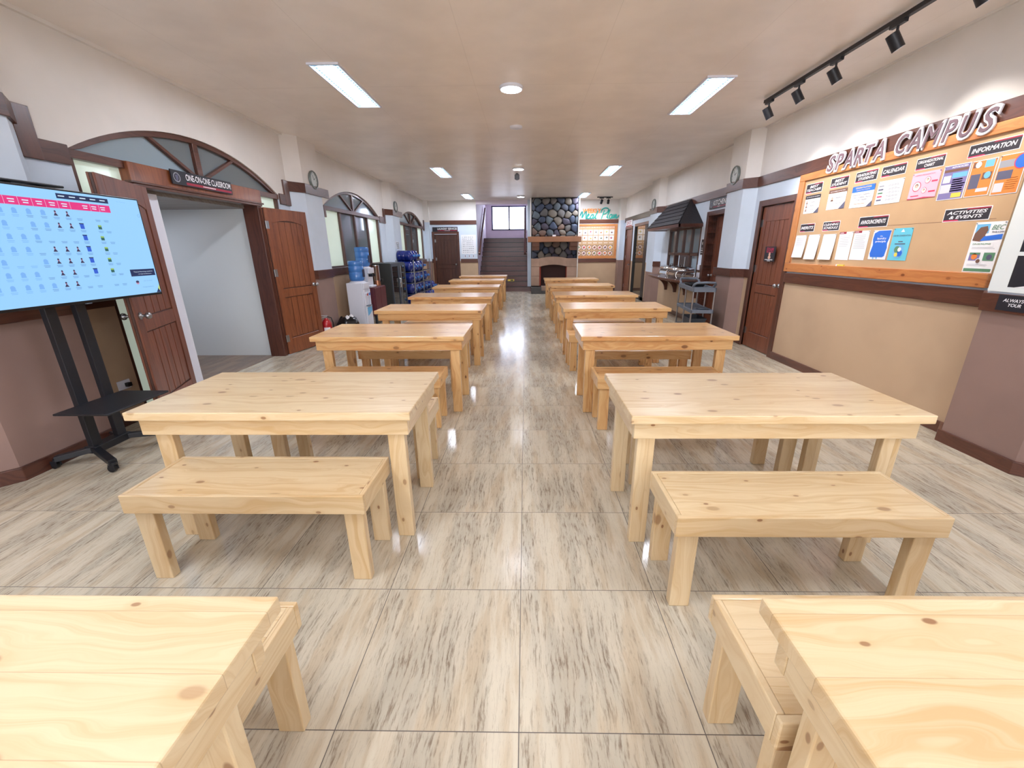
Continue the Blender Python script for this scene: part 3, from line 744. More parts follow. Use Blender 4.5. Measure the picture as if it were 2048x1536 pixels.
# ------------------------------------------------------------------ track lights
def track(p, q, heads, label, aim, wats):
    t = thing('light_track', label, 'track light', p)
    P, Q = Vector(p), Vector(q); d = Q - P
    MB().bar((0, 0, 0), d, 0.035, 0.032, 'black_metal').build('track_rail', t)
    n = d.normalized()
    for h, tgt in heads:
        c = n * h; dirv = (Vector(tgt) - (P + c)).normalized()
        b = MB(); b.bar(c - n * 0.07 + Vector((0, 0, -0.028)), c + n * 0.07 + Vector((0, 0, -0.028)), 0.03, 0.026, 'black_metal')
        b.cyl(c + Vector((0, 0, -0.03)), c + Vector((0, 0, -0.10)), 0.009, None, 'black_metal', 10)
        hd = b.build('track_head', t)
        e = c + Vector((0, 0, -0.135))
        b = MB(); b.cyl(e - dirv * 0.055, e + dirv * 0.065, 0.042, 0.042, 'black_metal', 20)
        b.build('lamp_shade', hd)
        MB().cyl(e + dirv * 0.0655, e + dirv * 0.067, 0.034, None, 'white_gloss', 18).build('lens', hd)
        sp = bpy.data.lights.new('spot', 'SPOT'); sp.energy = wats; sp.spot_size = math.radians(80); sp.spot_blend = 0.7
        sp.color = (1.0, 0.93, 0.86); sp.shadow_soft_size = 0.03
        so = bpy.data.objects.new('spot_lamp', sp); COL.objects.link(so); so.parent = hd
        so.location = e + dirv * 0.075; so.rotation_euler = dirv.to_track_quat('-Z', 'Y').to_euler()
    return t
track((2.80, 5.76, 3.095), (2.80, 3.10, 3.095), [(0.10, (3.46, 5.55, 1.9)), (0.66, (3.46, 4.95, 2.0)), (1.20, (3.46, 4.4, 2.0)), (1.86, (3.46, 3.7, 2.0)), (2.5, (3.46, 3.1, 2.0))],
      'long black ceiling light track with spot heads aimed at the cork notice board', None, SPOT_W)
track((2.36, 15.15, 3.095), (2.87, 15.15, 3.095), [(0.15, (2.3, 16.09, 2.1)), (0.37, (2.8, 16.09, 2.1))],
      'short black two headed light track above the meal plan board', None, 26)

# ------------------------------------------------------------------ television and stand
t = thing('television', 'large flat screen showing a pale blue timetable, on a black rolling stand', 'television', (-3.02, 2.905, 1.518), RL)
w2, h2 = 0.612, 0.347
MB().box(-w2 - 0.012, w2 + 0.012, 0.003, 0.05, -h2 - 0.018, h2 + 0.012, 'black_plastic').build('television_body', t, bevel=0.004)
b = MB(); b.quadxz(-w2, -h2, w2, h2, 0.0015, 'screen_glow')
Y = lambda y: y - 2.905
Z = lambda z: z - 1.518
b.quadxz(Y(2.30), Z(1.757), Y(3.268), Z(1.804), 0.0005, 'scr_pink')
b.quadxz(Y(2.914), Z(1.818), Y(3.269), Z(1.849), 0.0005, 'scr_navy')
b.quadxz(Y(3.287), Z(1.307), Y(3.506), Z(1.358), 0.0005, 'scr_navy')
for i in range(5): b.quadxz(Y(2.925 + i * 0.07), Z(1.831), Y(2.965 + i * 0.07), Z(1.837), 0.0, 'scr_white')
b.text('Top performing students', Y(3.4), Z(1.339), 0.17, 0.010, 0.0, 'scr_white'); b.text('congratulations', Y(3.41), Z(1.322), 0.12, 0.008, 0.0, 'scr_white')
b.text('My Meeting', Y(3.37), Z(1.838), 0.07, 0.008, 0.0, 'scr_faint')
cx_ = [2.42 + 0.0755 * i for i in range(8)] + [3.022, 3.085, 3.148, 3.212]
for i, x in enumerate(cx_):
    if i == 8: continue
    b.quadxz(Y(x + 0.036), Z(1.757), Y(x + 0.0375), Z(1.804), 0.0, 'scr_white') if i < 11 else None
    b.quadxz(Y(x - 0.018), Z(1.784), Y(x + 0.018), Z(1.790), 0.0, 'scr_white'); b.quadxz(Y(x - 0.015), Z(1.770), Y(x + 0.015), Z(1.776), 0.0, 'scr_white')
rnd = random.Random(3)
for r in range(7):
    z = 1.727 - 0.0735 * r; sh = 0.0
    for i, x in enumerate(cx_):
        if i == 9: continue
        x = x + rnd.uniform(-0.003, 0.003)
        for q_, ww in ((0.026, 0.019), (0.034, 0.016)): b.quadxz(Y(x - ww), Z(z - q_ - 0.002), Y(x + ww), Z(z - q_ + 0.001), 0.0008, 'scr_text' if i > 3 else 'scr_faint')
        if i == 8:
            if 1 <= r <= 5: b.quadxz(Y(x - 0.014), Z(z - 0.016), Y(x + 0.014), Z(z + 0.014), 0.0006, 'scr_blue'); b.quadxz(Y(x - 0.017), Z(z + 0.014), Y(x + 0.015), Z(z + 0.020), 0.0005, 'scr_navy')
        elif i == 10:
            if 1 <= r <= 5: b.quadxz(Y(x - 0.013), Z(z - 0.014), Y(x + 0.013), Z(z + 0.012), 0.0006, 'scr_green'); b.quadxz(Y(x - 0.013), Z(z + 0.004), Y(x + 0.013), Z(z + 0.014), 0.0004, 'scr_lime')
        elif i == 11: pass
        elif i < 5 or (r in (0, 1) and i < 6):
            if rnd.random() < 0.85: b.disc(Y(x), Z(z), 0.014, 0.0007, 'scr_faint', 12); b.quadxz(Y(x - 0.014), Z(z - 0.018), Y(x + 0.014), Z(z - 0.008), 0.0006, 'scr_faint')
        elif rnd.random() < 0.8:
            b.disc(Y(x), Z(z + 0.006), 0.0065, 0.0005, 'scr_skin', 10); b.disc(Y(x), Z(z + 0.0105), 0.006, 0.0004, 'scr_dark', 10)
            b.add([(Y(x - 0.014), 0.0004, Z(z - 0.016)), (Y(x + 0.014), 0.0004, Z(z - 0.016)), (Y(x + 0.003), 0.0004, Z(z + 0.001)), (Y(x - 0.003), 0.0004, Z(z + 0.001))], [(0, 1, 2, 3)], 'scr_dark')
b.add([(Y(3.49), 0.0006, Z(1.19)), (Y(3.515), 0.0006, Z(1.19)), (Y(3.515), 0.0006, Z(1.235))], [(0, 1, 2)], 'scr_yellow')
b.add([(Y(3.475), 0.0004, Z(1.172)), (Y(3.516), 0.0004, Z(1.172)), (Y(3.5), 0.0004, Z(1.205))], [(0, 1, 2)], 'scr_navy')
b.disc(Y(3.325), Z(1.26), 0.014, 0.0006, 'scr_skin', 14); b.disc(Y(3.325), Z(1.266), 0.014, 0.0005, 'scr_dark', 14, 0.009)
b.text('top student', Y(3.42), Z(1.268), 0.08, 0.007, 0.0006, 'scr_text'); b.text('Congratulations', Y(3.41), Z(1.222), 0.1, 0.01, 0.0006, 'scr_text')
b.strip([(Y(3.497) + 0.011 * math.cos(a / 8 * PI), Z(1.753) + 0.011 * math.sin(a / 8 * PI)) for a in range(17)],
        [(Y(3.497) + 0.0095 * math.cos(a / 8 * PI), Z(1.753) + 0.0095 * math.sin(a / 8 * PI)) for a in range(17)], 0.0, 0.0005, 'scr_text')
b.build('screen', t, label='glowing timetable screen')
MB().box(-0.02, 0.02, 0.0, 0.01, -h2 - 0.024, -h2 - 0.018, 'grey_plastic').build('sensor', t)

t = thing('television_stand', 'black rolling stand with two posts and a tray, carrying the television', 'tv stand', (-3.2, 2.905, 0))
for y in (2.79, 2.99):
    MB().box(-0.02, 0.02, y - 2.905 - 0.035, y - 2.905 + 0.035, 0.07, 1.90, 'black_metal').build('post', t, bevel=0.003)
b = MB(); b.box(0.02, 0.115, -0.36, 0.36, 1.62, 1.66, 'black_metal'); b.box(0.02, 0.115, -0.36, 0.36, 1.36, 1.40, 'black_metal')
b.box(0.095, 0.128, -0.3, -0.25, 1.3, 1.75, 'black_metal'); b.box(0.095, 0.128, 0.25, 0.3, 1.3, 1.75, 'black_metal'); b.build('mount', t)
b = MB(); b.box(0.02, 0.40, -0.33, 0.18, 0.44, 0.456, 'black_metal')
b.build('tray', t, bevel=0.006)
b = MB(); b.box(-0.15, 0.06, -0.165, 0.2, 1.90, 1.915, 'black_metal'); b.build('top_shelf', t, bevel=0.006)
MB().box(-0.045, 0.045, -0.16, 0.13, 0.075, 0.13, 'black_metal').build('base_beam', t, bevel=0.004)
for y in (-0.13, 0.10):
    s_ = -1 if y < 0 else 1
    for ex, ey in ((0.28, y + s_ * 0.16), (-0.19, y + s_ * 0.11)):
        ft = MB().bar((0, y, 0.105), (ex, ey, 0.075), 0.05, 0.04, 'black_metal').build('foot', t, bevel=0.004)
        c = MB(); c.cyl((ex, ey, 0.075), (ex, ey, 0.055), 0.018, None, 'black_metal', 12)
        c.cyl((ex - 0.018, ey - 0.012, 0.027), (ex - 0.018, ey + 0.012, 0.027), 0.027, None, 'black_plastic', 18)
        c.box(ex - 0.03, ex + 0.012, ey - 0.018, ey - 0.013, 0.02, 0.06, 'black_metal'); c.box(ex - 0.03, ex + 0.012, ey + 0.013, ey + 0.018, 0.02, 0.06, 'black_metal')
        c.build('caster', ft)
t = thing('power_outlet', 'pale wall outlet with a black plug behind the television stand', 'outlet', (XL, 3.53, 0.36), RL)
MB().box(-0.06, 0.06, -0.01, 0, -0.04, 0.04, 'white_gloss').build('plate', t, bevel=0.002); MB().box(0.0, 0.04, -0.045, -0.01, -0.02, 0.015, 'black_plastic').build('plug', t, bevel=0.004)

# ------------------------------------------------------------------ signs
def sign(name, label, loc, rot, w, h, lines, back='dark_print', red=None, tilt=0.0, cat='sign', depth=0.006, group=None, border=True, logo=False):
    t = thing(name, label, cat, loc, rot, group)
    b = MB(); b.box(-w / 2, w / 2, -depth, 0, -h / 2, h / 2, 'white_print' if border else back)
    if border: m = min(w, h) * 0.05; b.quadxz(-w / 2 + m, -h / 2 + m, w / 2 - m, h / 2 - m, -depth - 0.0006, back)
    if red == 'corners':
        m = min(w, h) * 0.05; y = -depth - 0.0010
        b.add([(w * 0.02, y, h / 2 - m), (-0.03 * w, y, h / 2 - m - 0.10 * h), (w / 2 - m, y, h / 2 - m - 0.10 * h), (w / 2 - m, y, h / 2 - m)], [(0, 1, 2, 3)], 'crimson')
        b.add([(-w / 2 + m, y, -h / 2 + m), (-w * 0.12, y, -h / 2 + m), (-w * 0.16, y, -h / 2 + m + 0.09 * h), (-w / 2 + m, y, -h / 2 + m + 0.09 * h)], [(0, 1, 2, 3)], 'magenta')
    elif red: b.quadxz(*red, -depth - 0.001, 'crimson')
    if logo:
        x0 = -w / 2 + h * 0.5; y = -depth - 0.0012
        b.strip([(x0 + 0.34 * h * math.cos(a * PI / 8), 0.34 * h * math.sin(a * PI / 8)) for a in range(17)],
                [(x0 + 0.27 * h * math.cos(a * PI / 8), 0.27 * h * math.sin(a * PI / 8)) for a in range(17)], y - 0.0004, y, 'grey_print')
        b.add([(x0 - 0.16 * h, y, 0.16 * h), (x0 - 0.1 * h, y, -0.22 * h), (x0, y, -0.3 * h), (x0 + 0.16 * h, y, -0.05 * h), (x0 + 0.14 * h, y, 0.2 * h)], [(0, 1, 2, 3, 4)], 'slate_print')
    b.build('sign_board', t)
    b = MB()
    for ln in lines:
        if ln[0] == '#':     # small print too fine to read: a row of marks
            _, cx, cz, tw, th = ln[:5]; nb = max(2, int(tw / (th * 2.2)))
            for i in range(nb): b.quadxz(cx - tw / 2 + tw * i / nb, cz - th / 2, cx - tw / 2 + tw * (i + 0.75) / nb, cz + th / 2, -depth - 0.0018, ln[5] if len(ln) > 5 else 'white_print')
            continue
        txt, cx, cz, tw, th = ln[:5]; mm = ln[5] if len(ln) > 5 else 'white_print'; shr = ln[6] if len(ln) > 6 else 0.0; bd = ln[7] if len(ln) > 7 else 0.012
        b.text(txt, cx, cz, tw, th, -depth - 0.0018, mm, shr, bd)
    b.build('lettering', t)
    return t
sign('doorway_sign', 'black and red sign reading ONE-ON-ONE CLASSROOM above the arched doorway', (XL + 0.045, 5.07, 2.205), RL, 0.91, 0.135,
     [('ONE-ON-ONE CLASSROOM', 0.085, 0.017, 0.70, 0.062), ('#', 0.07, -0.043, 0.2, 0.010)], red=(-0.27, -0.056, 0.44, -0.032), border=False, logo=True, depth=0.012)
sign('kitchen_sign', 'black KITCHEN sign with red strip over the kitchen door', (XR, 8.26, 2.245), RR, 0.72, 0.16,
     [('KITCHEN', 0.06, 0.015, 0.50, 0.085), ('#', 0.05, -0.052, 0.1, 0.010)], red=(-0.2, -0.06, 0.34, -0.044), border=False, logo=True, depth=0.02)
sign('laundry_sign', 'black sign reading LAUNDRY SERVICES over the dark wooden door', (-2.885, YB, 2.19), 0, 0.90, 0.15,
     [('LAUNDRY SERVICES', 0.08, 0.015, 0.70, 0.065), ('#', 0.08, -0.045, 0.2, 0.010)], red=(-0.27, -0.056, 0.43, -0.035), border=False, depth=0.03)
sign('exit_sign', 'small red framed EXIT sign above the far right door', (XR, 15.05, 2.275), RR, 0.86, 0.19,
     [('EXIT', 0, 0.02, 0.6, 0.10, 'crimson')], back='paper', red=(-0.4, -0.09, 0.4, -0.06), border=False, depth=0.03)
sign('kitchen_notice', 'narrow dark notice with pale figure on wall left of the kitchen door', (XR, 8.76, 1.5), RR, 0.14, 0.30,
     [('#', 0, 0.07, 0.035, 0.05), ('#', 0, -0.02, 0.09, 0.012), ('#', 0, -0.06, 0.09, 0.025), ('#', 0, -0.10, 0.1, 0.012)], back='dark_print')
sign('pillar_notice', 'small dark notice on the pillar between the two arched windows', (-3.45, 11.93, 1.61), RL, 0.24, 0.19,
     [('#', 0, 0.05, 0.08, 0.03), ('#', 0, 0.0, 0.06, 0.03), ('#', 0, -0.05, 0.09, 0.03)], back='grey_glass')
t = sign('door_poster', 'dark EXAM poster with a pale portrait taped on the right door', (XR - 0.012, 6.31, 1.395), RR, 0.27, 0.20,
         [('EXAM', 0.0, 0.062, 0.17, 0.05, 'pink_print'), ('#', 0, 0.026, 0.17, 0.010, 'pink_print'), ('#', 0, -0.076, 0.2, 0.012), ('#', 0, -0.092, 0.08, 0.008)], back='dark_print', border=False, depth=0.003)
b = MB(); b.disc(0.0, -0.005, 0.022, -0.004, 'skin_print', 16, 0.03); b.disc(-0.006, 0.005, 0.028, -0.0036, 'black_print', 16, 0.034); b.disc(0.0, -0.045, 0.035, -0.0036, 'skin_print', 16, 0.022); b.build('portrait', t)

# ------------------------------------------------------------------ cork notice board on the right wall
def rp(y, z, x=3.455): return (x, y, z)
t = thing('notice_board', 'wide cork notice board in an orange wooden frame on the right wall', 'notice board', (XR, 4.58, 1.755), RR)
X0, X1, Z0, Z1 = -1.30, 1.292, -0.573, 0.578
MB().box(X0, X1, -0.034, 0, Z1 - 0.078, Z1, 'orange_frame_x').build('frame', t, bevel=0.005); MB().box(X0, X1, -0.034, 0, Z0, Z0 + 0.105, 'orange_frame_x').build('frame', t, bevel=0.005)
MB().box(X0, X0 + 0.105, -0.034, 0, Z0 + 0.105, Z1 - 0.078, 'orange_frame_z').build('frame', t, bevel=0.005)
b = MB(); b.box(X0 + 0.1, X1, -0.014, -0.001, Z0 + 0.1, Z1 - 0.075, 'cork'); b.box(0.18, 1.2, -0.0146, -0.013, -0.084, -0.081, 'brown_print'); b.build('cork_panel', t)
CX = XR - 0.014
def hd(name, txt, y0, y1, z0, z1, label, fs=0.36):
    w, h = abs(y0 - y1), z1 - z0; L = txt.split('\n'); n = len(L); ls = []
    lens = max(len(l) for l in L)
    for i, l in enumerate(L):
        th = h * (fs if n == 1 else 0.25); cz = 0 if n == 1 else (0.17 - 0.34 * i) * h
        tw = w * 0.86 * (len(l) / lens) ** 0.85
        ls.append((l, 0, cz, min(tw, w * 0.88), th, 'white_print', 0.25, 0.02))
    sign('header_card', label, rp((y0 + y1) / 2, (z0 + z1) / 2, CX), RR, w, h, ls, back='black_print', red='corners', depth=0.002, group='black header cards on the notice board')
for txt, y0, y1, z0, z1 in (('BEST\nTEACHER', 5.738, 5.438, 2.100, 2.208), ('BEST\nSTUDENT', 5.303, 5.024, 2.108, 2.212), ('GRADUATING\nSTUDENTS', 4.925, 4.633, 2.111, 2.214),
                            ('CALENDAR', 4.585, 4.306, 2.114, 2.210), ('ORGANIZATIONAL\nCHART', 4.207, 3.934, 2.113, 2.208), ('INFORMATION', 3.746, 3.376, 2.126, 2.219),
                            ('MERITS', 5.71, 5.438, 1.661, 1.756), ('CLEANING\nSCHEDULE', 5.288, 5.012, 1.657, 1.758), ('ANNOUNCEMENTS', 4.736, 4.364, 1.666, 1.772), ('ACTIVITIES\n& EVENTS', 3.802, 3.432, 1.669, 1.767)):
    hd('h', txt, y0, y1, z0, z1, 'black header card reading %s on the cork board' % txt.replace('\n', ' '))
def sheet(label, y0, y1, z0, z1, fn, base='paper', name='notice_sheet', x=CX, curl=0.0, rot=0):
    w, h = abs(y0 - y1), z1 - z0
    t = thing(name, label, 'poster' if name == 'poster' else 'paper', rp((y0 + y1) / 2, z0, x - 0.001), RR)
    b = MB(); n = 8
    ys = [-0.001 - curl * (1 - i / n) ** 2 for i in range(n + 1)]
    vs = []
    for i in range(n + 1): vs += [(-w / 2, ys[i], h * i / n), (w / 2, ys[i], h * i / n)]
    vs2 = [(a, c - 0.0006, d_) for a, c, d_ in vs]
    k_ = len(vs)
    b.add(vs + vs2, [(2 * i, 2 * i + 1, 2 * i + 3, 2 * i + 2) for i in range(n)] + [(k_ + 2 * i, k_ + 2 * i + 1, k_ + 2 * i + 3, k_ + 2 * i + 2) for i in range(n)], base)
    P = lambda u0, v0, u1, v1, m, d_=0: b.quadxz((u0 - 0.5) * w, (1 - v1) * h, (u1 - 0.5) * w, (1 - v0) * h, -0.0026 - curl * max(0, v1 if curl else 0) ** 2 - d_ * 0.0004, m)
    D = lambda u, v, r, m, d_=1: b.disc((u - 0.5) * w, (1 - v) * h, r * w, -0.0026 - d_ * 0.0004, m, 16)
    T = lambda s_, u, v, tw, th, m, sh=0.0, bd=0.0: b.text(s_, (u - 0.5) * w, (1 - v) * h, tw * w, th * h, -0.0034, m, sh, bd)
    G = lambda pts, m, d_=1: b.add([((u - 0.5) * w, -0.0026 - d_ * 0.0004, (1 - v) * h) for u, v in pts], [tuple(range(len(pts)))], m)
    fn(P, D, T, G)
    b.build('sheet', t)
    pn = MB()
    for u in (-1, 1):
        pn.cyl((u * (w / 2 - 0.008), -0.001, h - 0.008), (u * (w / 2 - 0.008), -0.007, h - 0.008), 0.004, None, 'steel', 8)
    pn.build('push_pin', t)
    return t
def person(P, D, T, G, u, v, s_, c='brown_print', sk='skin_print'):
    D(u, v - 0.30 * s_, s_ * 0.30, c, 1); D(u, v - 0.24 * s_, s_ * 0.24, sk, 2); G([(u - 0.5 * s_, v + 0.5 * s_), (u + 0.5 * s_, v + 0.5 * s_), (u + 0.3 * s_, v), (u - 0.3 * s_, v)], c, 1)
def lines(P, u0, u1, v0, v1, n, m='grey_print', th=0.3):
    rr = random.Random(int(u0 * 100 + v0 * 1000 + n)); dv = (v1 - v0) / n
    for i in range(n): P(u0, v0 + i * dv, u1 - rr.random() * 0.25 * (u1 - u0), v0 + i * dv + dv * th, m)
def f_bt(P, D, T, G):
    P(0, 0, 1, 0.2, 'black_print'); T('BEST TEACHER OF THE MONTH', 0.5, 0.1, 0.85, 0.05, 'white_print')
    for i in range(3): person(P, D, T, G, 0.15, 0.4 + 0.2 * i, 0.13); T(('1  Teacher', '2  Teacher', '3  Teacher')[i], 0.5, 0.38 + 0.2 * i, 0.4, 0.06, 'black_print')
    G([(1, 0.7), (1, 1), (0.7, 1)], 'slate_print')
def f_bs(P, D, T, G):
    P(0, 0, 1, 0.18, 'brown_print'); T('BEST STUDENT OF THE WEEK', 0.5, 0.1, 0.8, 0.045, 'white_print'); person(P, D, T, G, 0.25, 0.5, 0.16)
    T('Student', 0.62, 0.42, 0.36, 0.07, 'slate_print'); T('of the week', 0.62, 0.52, 0.3, 0.05, 'grey_print'); P(0.3, 0.7, 0.8, 0.72, 'grey_print'); G([(1, 0.65), (1, 1), (0.7, 1)], 'slate_print')
def f_gr(P, D, T, G):
    P(0, 0, 1, 0.28, 'blue_paper'); T('CONGRATULATIONS', 0.5, 0.09, 0.7, 0.07, 'yellow_print', 0, 0.02); T('GRADUATING STUDENTS', 0.5, 0.2, 0.6, 0.05, 'yellow_print')
    T('BAEKHO, CHARRO,', 0.5, 0.42, 0.8, 0.075, 'slate_print'); T('TARO, FAISAL, ROSA', 0.5, 0.54, 0.84, 0.075, 'slate_print'); T('STAR, MARA', 0.5, 0.66, 0.5, 0.075, 'slate_print')
    P(0.2, 0.82, 0.7, 0.84, 'orange_print'); G([(1, 0.75), (1, 1), (0.78, 1)], 'slate_print')
def f_ca(P, D, T, G):
    T('CALENDAR OF ACTIVITIES', 0.45, 0.08, 0.6, 0.04, 'grey_print')
    for i in range(5): P(0.05, 0.18 + 0.15 * i, 0.25, 0.24 + 0.15 * i, ('grey_print', 'slate_print', 'green_print', 'pink_print', 'slate_print')[i]); lines(P, 0.42, 0.95, 0.2 + 0.15 * i, 0.28 + 0.15 * i, 2, 'slate_print', 0.25)
def f_or(P, D, T, G):
    T('CAMPUS ORGANIZATION', 0.45, 0.1, 0.7, 0.045, 'pink_print')
    for u, v, r in ((0.25, 0.52, 0.15), (0.6, 0.32, 0.10), (0.55, 0.7, 0.09)):
        D(u, v, r, 'pink_print', 1); D(u, v, r * 0.86, 'white_print', 2); D(u, v - r * 0.15, r * 0.42, 'brown_print', 3); D(u, v - 0.0, r * 0.32, 'skin_print', 4)
    P(0.75, 0.36, 0.95, 0.42, 'pink_print'); P(0.72, 0.74, 0.95, 0.8, 'pink_print'); P(0.1, 0.86, 0.4, 0.9, 'pink_print'); G([(0, 1), (0, 0.96), (0.3, 0.98), (0.6, 0.95), (1, 0.99), (1, 1)], 'pink_print')
def f_p1(P, D, T, G):
    P(0.03, 0.02, 0.97, 0.98, 'purple_print'); T('ADVANCED', 0.6, 0.07, 0.6, 0.05, 'white_print', 0, 0.02); P(0.05, 0.12, 0.95, 0.2, 'brown_print', 1); P(0.4, 0.24, 0.95, 0.38, 'sky_print', 1)
    P(0.08, 0.3, 0.36, 0.5, 'white_print', 1); P(0.05, 0.55, 0.45, 0.8, 'pale_grey_print', 1); lines(P, 0.45, 0.95, 0.42, 0.8, 6, 'slate_print', 0.55); P(0.55, 0.82, 0.92, 0.95, 'yellow_print', 1)
def f_p2(P, D, T, G):
    P(0.03, 0.02, 0.97, 0.98, 'orange_print'); P(0.08, 0.05, 0.4, 0.2, 'brown_print', 1); D(0.28, 0.12, 0.12, 'white_print', 2); P(0.55, 0.03, 0.9, 0.22, 'sky_print', 1)
    P(0.08, 0.38, 0.48, 0.78, 'slate_print', 1); P(0.55, 0.36, 0.92, 0.55, 'brown_print', 1); D(0.75, 0.44, 0.13, 'sky_print', 2); P(0.45, 0.78, 0.92, 0.88, 'pale_grey_print', 2)
def f_p3(P, D, T, G):
    P(0.03, 0.02, 0.97, 0.98, 'orange_print'); P(0.03, 0.14, 0.6, 0.32, 'grey_print', 1); D(0.85, 0.22, 0.28, 'pink_print', 2); D(0.86, 0.22, 0.25, 'blue_paper', 3); P(0.06, 0.4, 0.62, 0.62, 'slate_print', 1)
    P(0.06, 0.7, 0.42, 0.93, 'pale_grey_print', 1); lines(P, 0.48, 0.95, 0.6, 0.92, 6, 'brown_print', 0.2)
def f_txt(seed, n=14, head=None):
    def f(P, D, T, G):
        if head: P(0.0, 0.0, 0.5, 0.07, 'crimson'); P(0.04, 0.025, 0.3, 0.045, 'white_print', 1)
        lines(P, 0.12, 0.9, 0.14, 0.14 + 0.045 * n, n, 'grey_print', 0.18)
    return f
def f_none(P, D, T, G): lines(P, 0.1, 0.85, 0.08, 0.3, 4, 'pale_grey_print', 0.2)
def f_bl(P, D, T, G):
    G([(0.08, 0.1), (0.3, 0.02), (0.98, 0.02), (0.95, 0.3), (0.9, 0.45), (0.95, 0.6), (0.9, 0.88), (0.8, 0.92), (0.12, 0.92), (0.05, 0.8), (0.12, 0.5), (0.05, 0.3)], 'blue_paper')
    T('the', 0.5, 0.2, 0.14, 0.05, 'white_print'); T('laundry', 0.55, 0.29, 0.5, 0.09, 'white_print', 0, 0.01); T('principle', 0.52, 0.39, 0.58, 0.09, 'white_print', 0, 0.01)
    lines(P, 0.2, 0.7, 0.5, 0.85, 5, 'blue_paper', 0.2); D(0.3, 0.95, 0.04, 'sky_print', 2); D(0.5, 0.95, 0.04, 'sky_print', 2)
def f_cy(P, D, T, G):
    G([(0.4, 0.12), (0.5, 0.03), (0.6, 0.12)], 'white_print'); T('WATER CONSERVATION', 0.5, 0.23, 0.9, 0.045, 'slate_print', 0, 0.01); P(0.38, 0.40, 0.62, 0.43, 'slate_print', 1); P(0.22, 0.47, 0.78, 0.5, 'slate_print', 1)
    D(0.5, 0.72, 0.3, 'sky_print', 1); D(0.42, 0.66, 0.15, 'green_print', 2); D(0.6, 0.78, 0.14, 'blue_paper', 2); D(0.42, 0.82, 0.09, 'yellow_print', 3); D(0.55, 0.66, 0.09, 'white_print', 3)
def f_ac(P, D, T, G):
    P(0.06, 0.04, 0.5, 0.22, 'sky_print'); G([(0.04, 0.36), (0.06, 0.22), (0.2, 0.1), (0.42, 0.08), (0.48, 0.16), (0.42, 0.26), (0.55, 0.34), (0.3, 0.38)], 'brown_print', 1)
    G([(0.4, 0.28), (0.98, 0.24), (0.98, 0.34), (0.6, 0.36), (0.3, 0.37)], 'blue_paper', 2); T('BEC', 0.78, 0.11, 0.42, 0.09, 'green_print', 0.35); T('TRAVEL & LEARN', 0.8, 0.2, 0.38, 0.035, 'slate_print', 0, 0.02)
    T('EXPLORE PHILIPPINES', 0.4, 0.43, 0.6, 0.035, 'green_print', 0, 0.01); lines(P, 0.1, 0.9, 0.49, 0.54, 2, 'pale_grey_print', 0.4)
    P(0.1, 0.6, 0.46, 0.76, 'purple_print', 1); P(0.1, 0.6, 0.46, 0.64, 'green_print', 2); D(0.28, 0.68, 0.1, 'orange_print', 2); P(0.58, 0.6, 0.94, 0.76, 'green_print', 1); D(0.78, 0.69, 0.09, 'slate_print', 2); D(0.45, 0.77, 0.09, 'white_print', 3); D(0.45, 0.77, 0.07, 'brown_print', 4)
    lines(P, 0.1, 0.9, 0.83, 0.88, 3, 'pale_grey_print', 0.4); P(0.04, 0.92, 0.96, 0.98, 'green_print', 1)
S = sheet
S('white sheet listing three best teachers, under the BEST TEACHER card', 5.712, 5.435, 1.874, 2.077, f_bt)
S('white certificate with one portrait, under the BEST STUDENT card', 5.297, 5.01, 1.884, 2.09, f_bs)
S('blue topped certificate of names, under the GRADUATING STUDENTS card', 4.93, 4.628, 1.871, 2.078, f_gr)
S('white printed activity calendar, under the CALENDAR card', 4.588, 4.292, 1.873, 2.081, f_ca)
S('pink organisation chart with three round portraits', 4.21, 3.937, 1.88, 2.092, f_or, 'pink_paper')
S('purple flyer with blue boxes, first of three under the INFORMATION card', 3.915, 3.694, 1.843, 2.102, f_p1, 'white_print', 'poster')
S('orange flyer with slate block, middle one under the INFORMATION card', 3.684, 3.498, 1.844, 2.098, f_p2, 'white_print', 'poster')
S('orange flyer with a round blue picture, last under the INFORMATION card', 3.482, 3.30, 1.836, 2.102, f_p3, 'white_print', 'poster')
S('white list sheet curling out, leftmost under the MERITS card', 5.76, 5.547, 1.361, 1.624, f_txt(1, 8), curl=0.02)
S('blank white sheet curling out, second under the MERITS card', 5.507, 5.302, 1.344, 1.625, f_none, curl=0.02)
S('white cleaning rota sheet curling out, under the CLEANING SCHEDULE card', 5.243, 5.028, 1.346, 1.622, f_none, curl=0.02)
S('white letter with a crimson heading, first under the ANNOUNCEMENTS card', 4.978, 4.776, 1.348, 1.636, f_txt(2, 9, True))
S('white letter with a crimson heading, second under the ANNOUNCEMENTS card', 4.762, 4.554, 1.352, 1.639, f_txt(3, 11, True))
S('white poster with a large blue shape about laundry', 4.502, 4.286, 1.363, 1.635, f_bl, 'white_print', 'poster')
S('cyan poster with a round green and white picture about water', 4.263, 4.057, 1.36, 1.643, f_cy, 'cyan_paper', 'poster')
S('white travel poster with landscape pictures, under the ACTIVITIES card', 3.512, 3.29, 1.289, 1.652, f_ac, 'white_print', 'poster')
o = MB().box(-0.05, 0.05, -0.018, 0, -0.007, 0.007, 'yellow_print').box(-0.06, -0.045, -0.02, 0, -0.009, 0.009, 'white_gloss').build('marker_pen', loc=(XR - 0.034 + 0.018, 4.85, 1.2925), rot=RR); tag(o, 'small yellow marker pen lying on the lower frame of the cork board', 'pen')
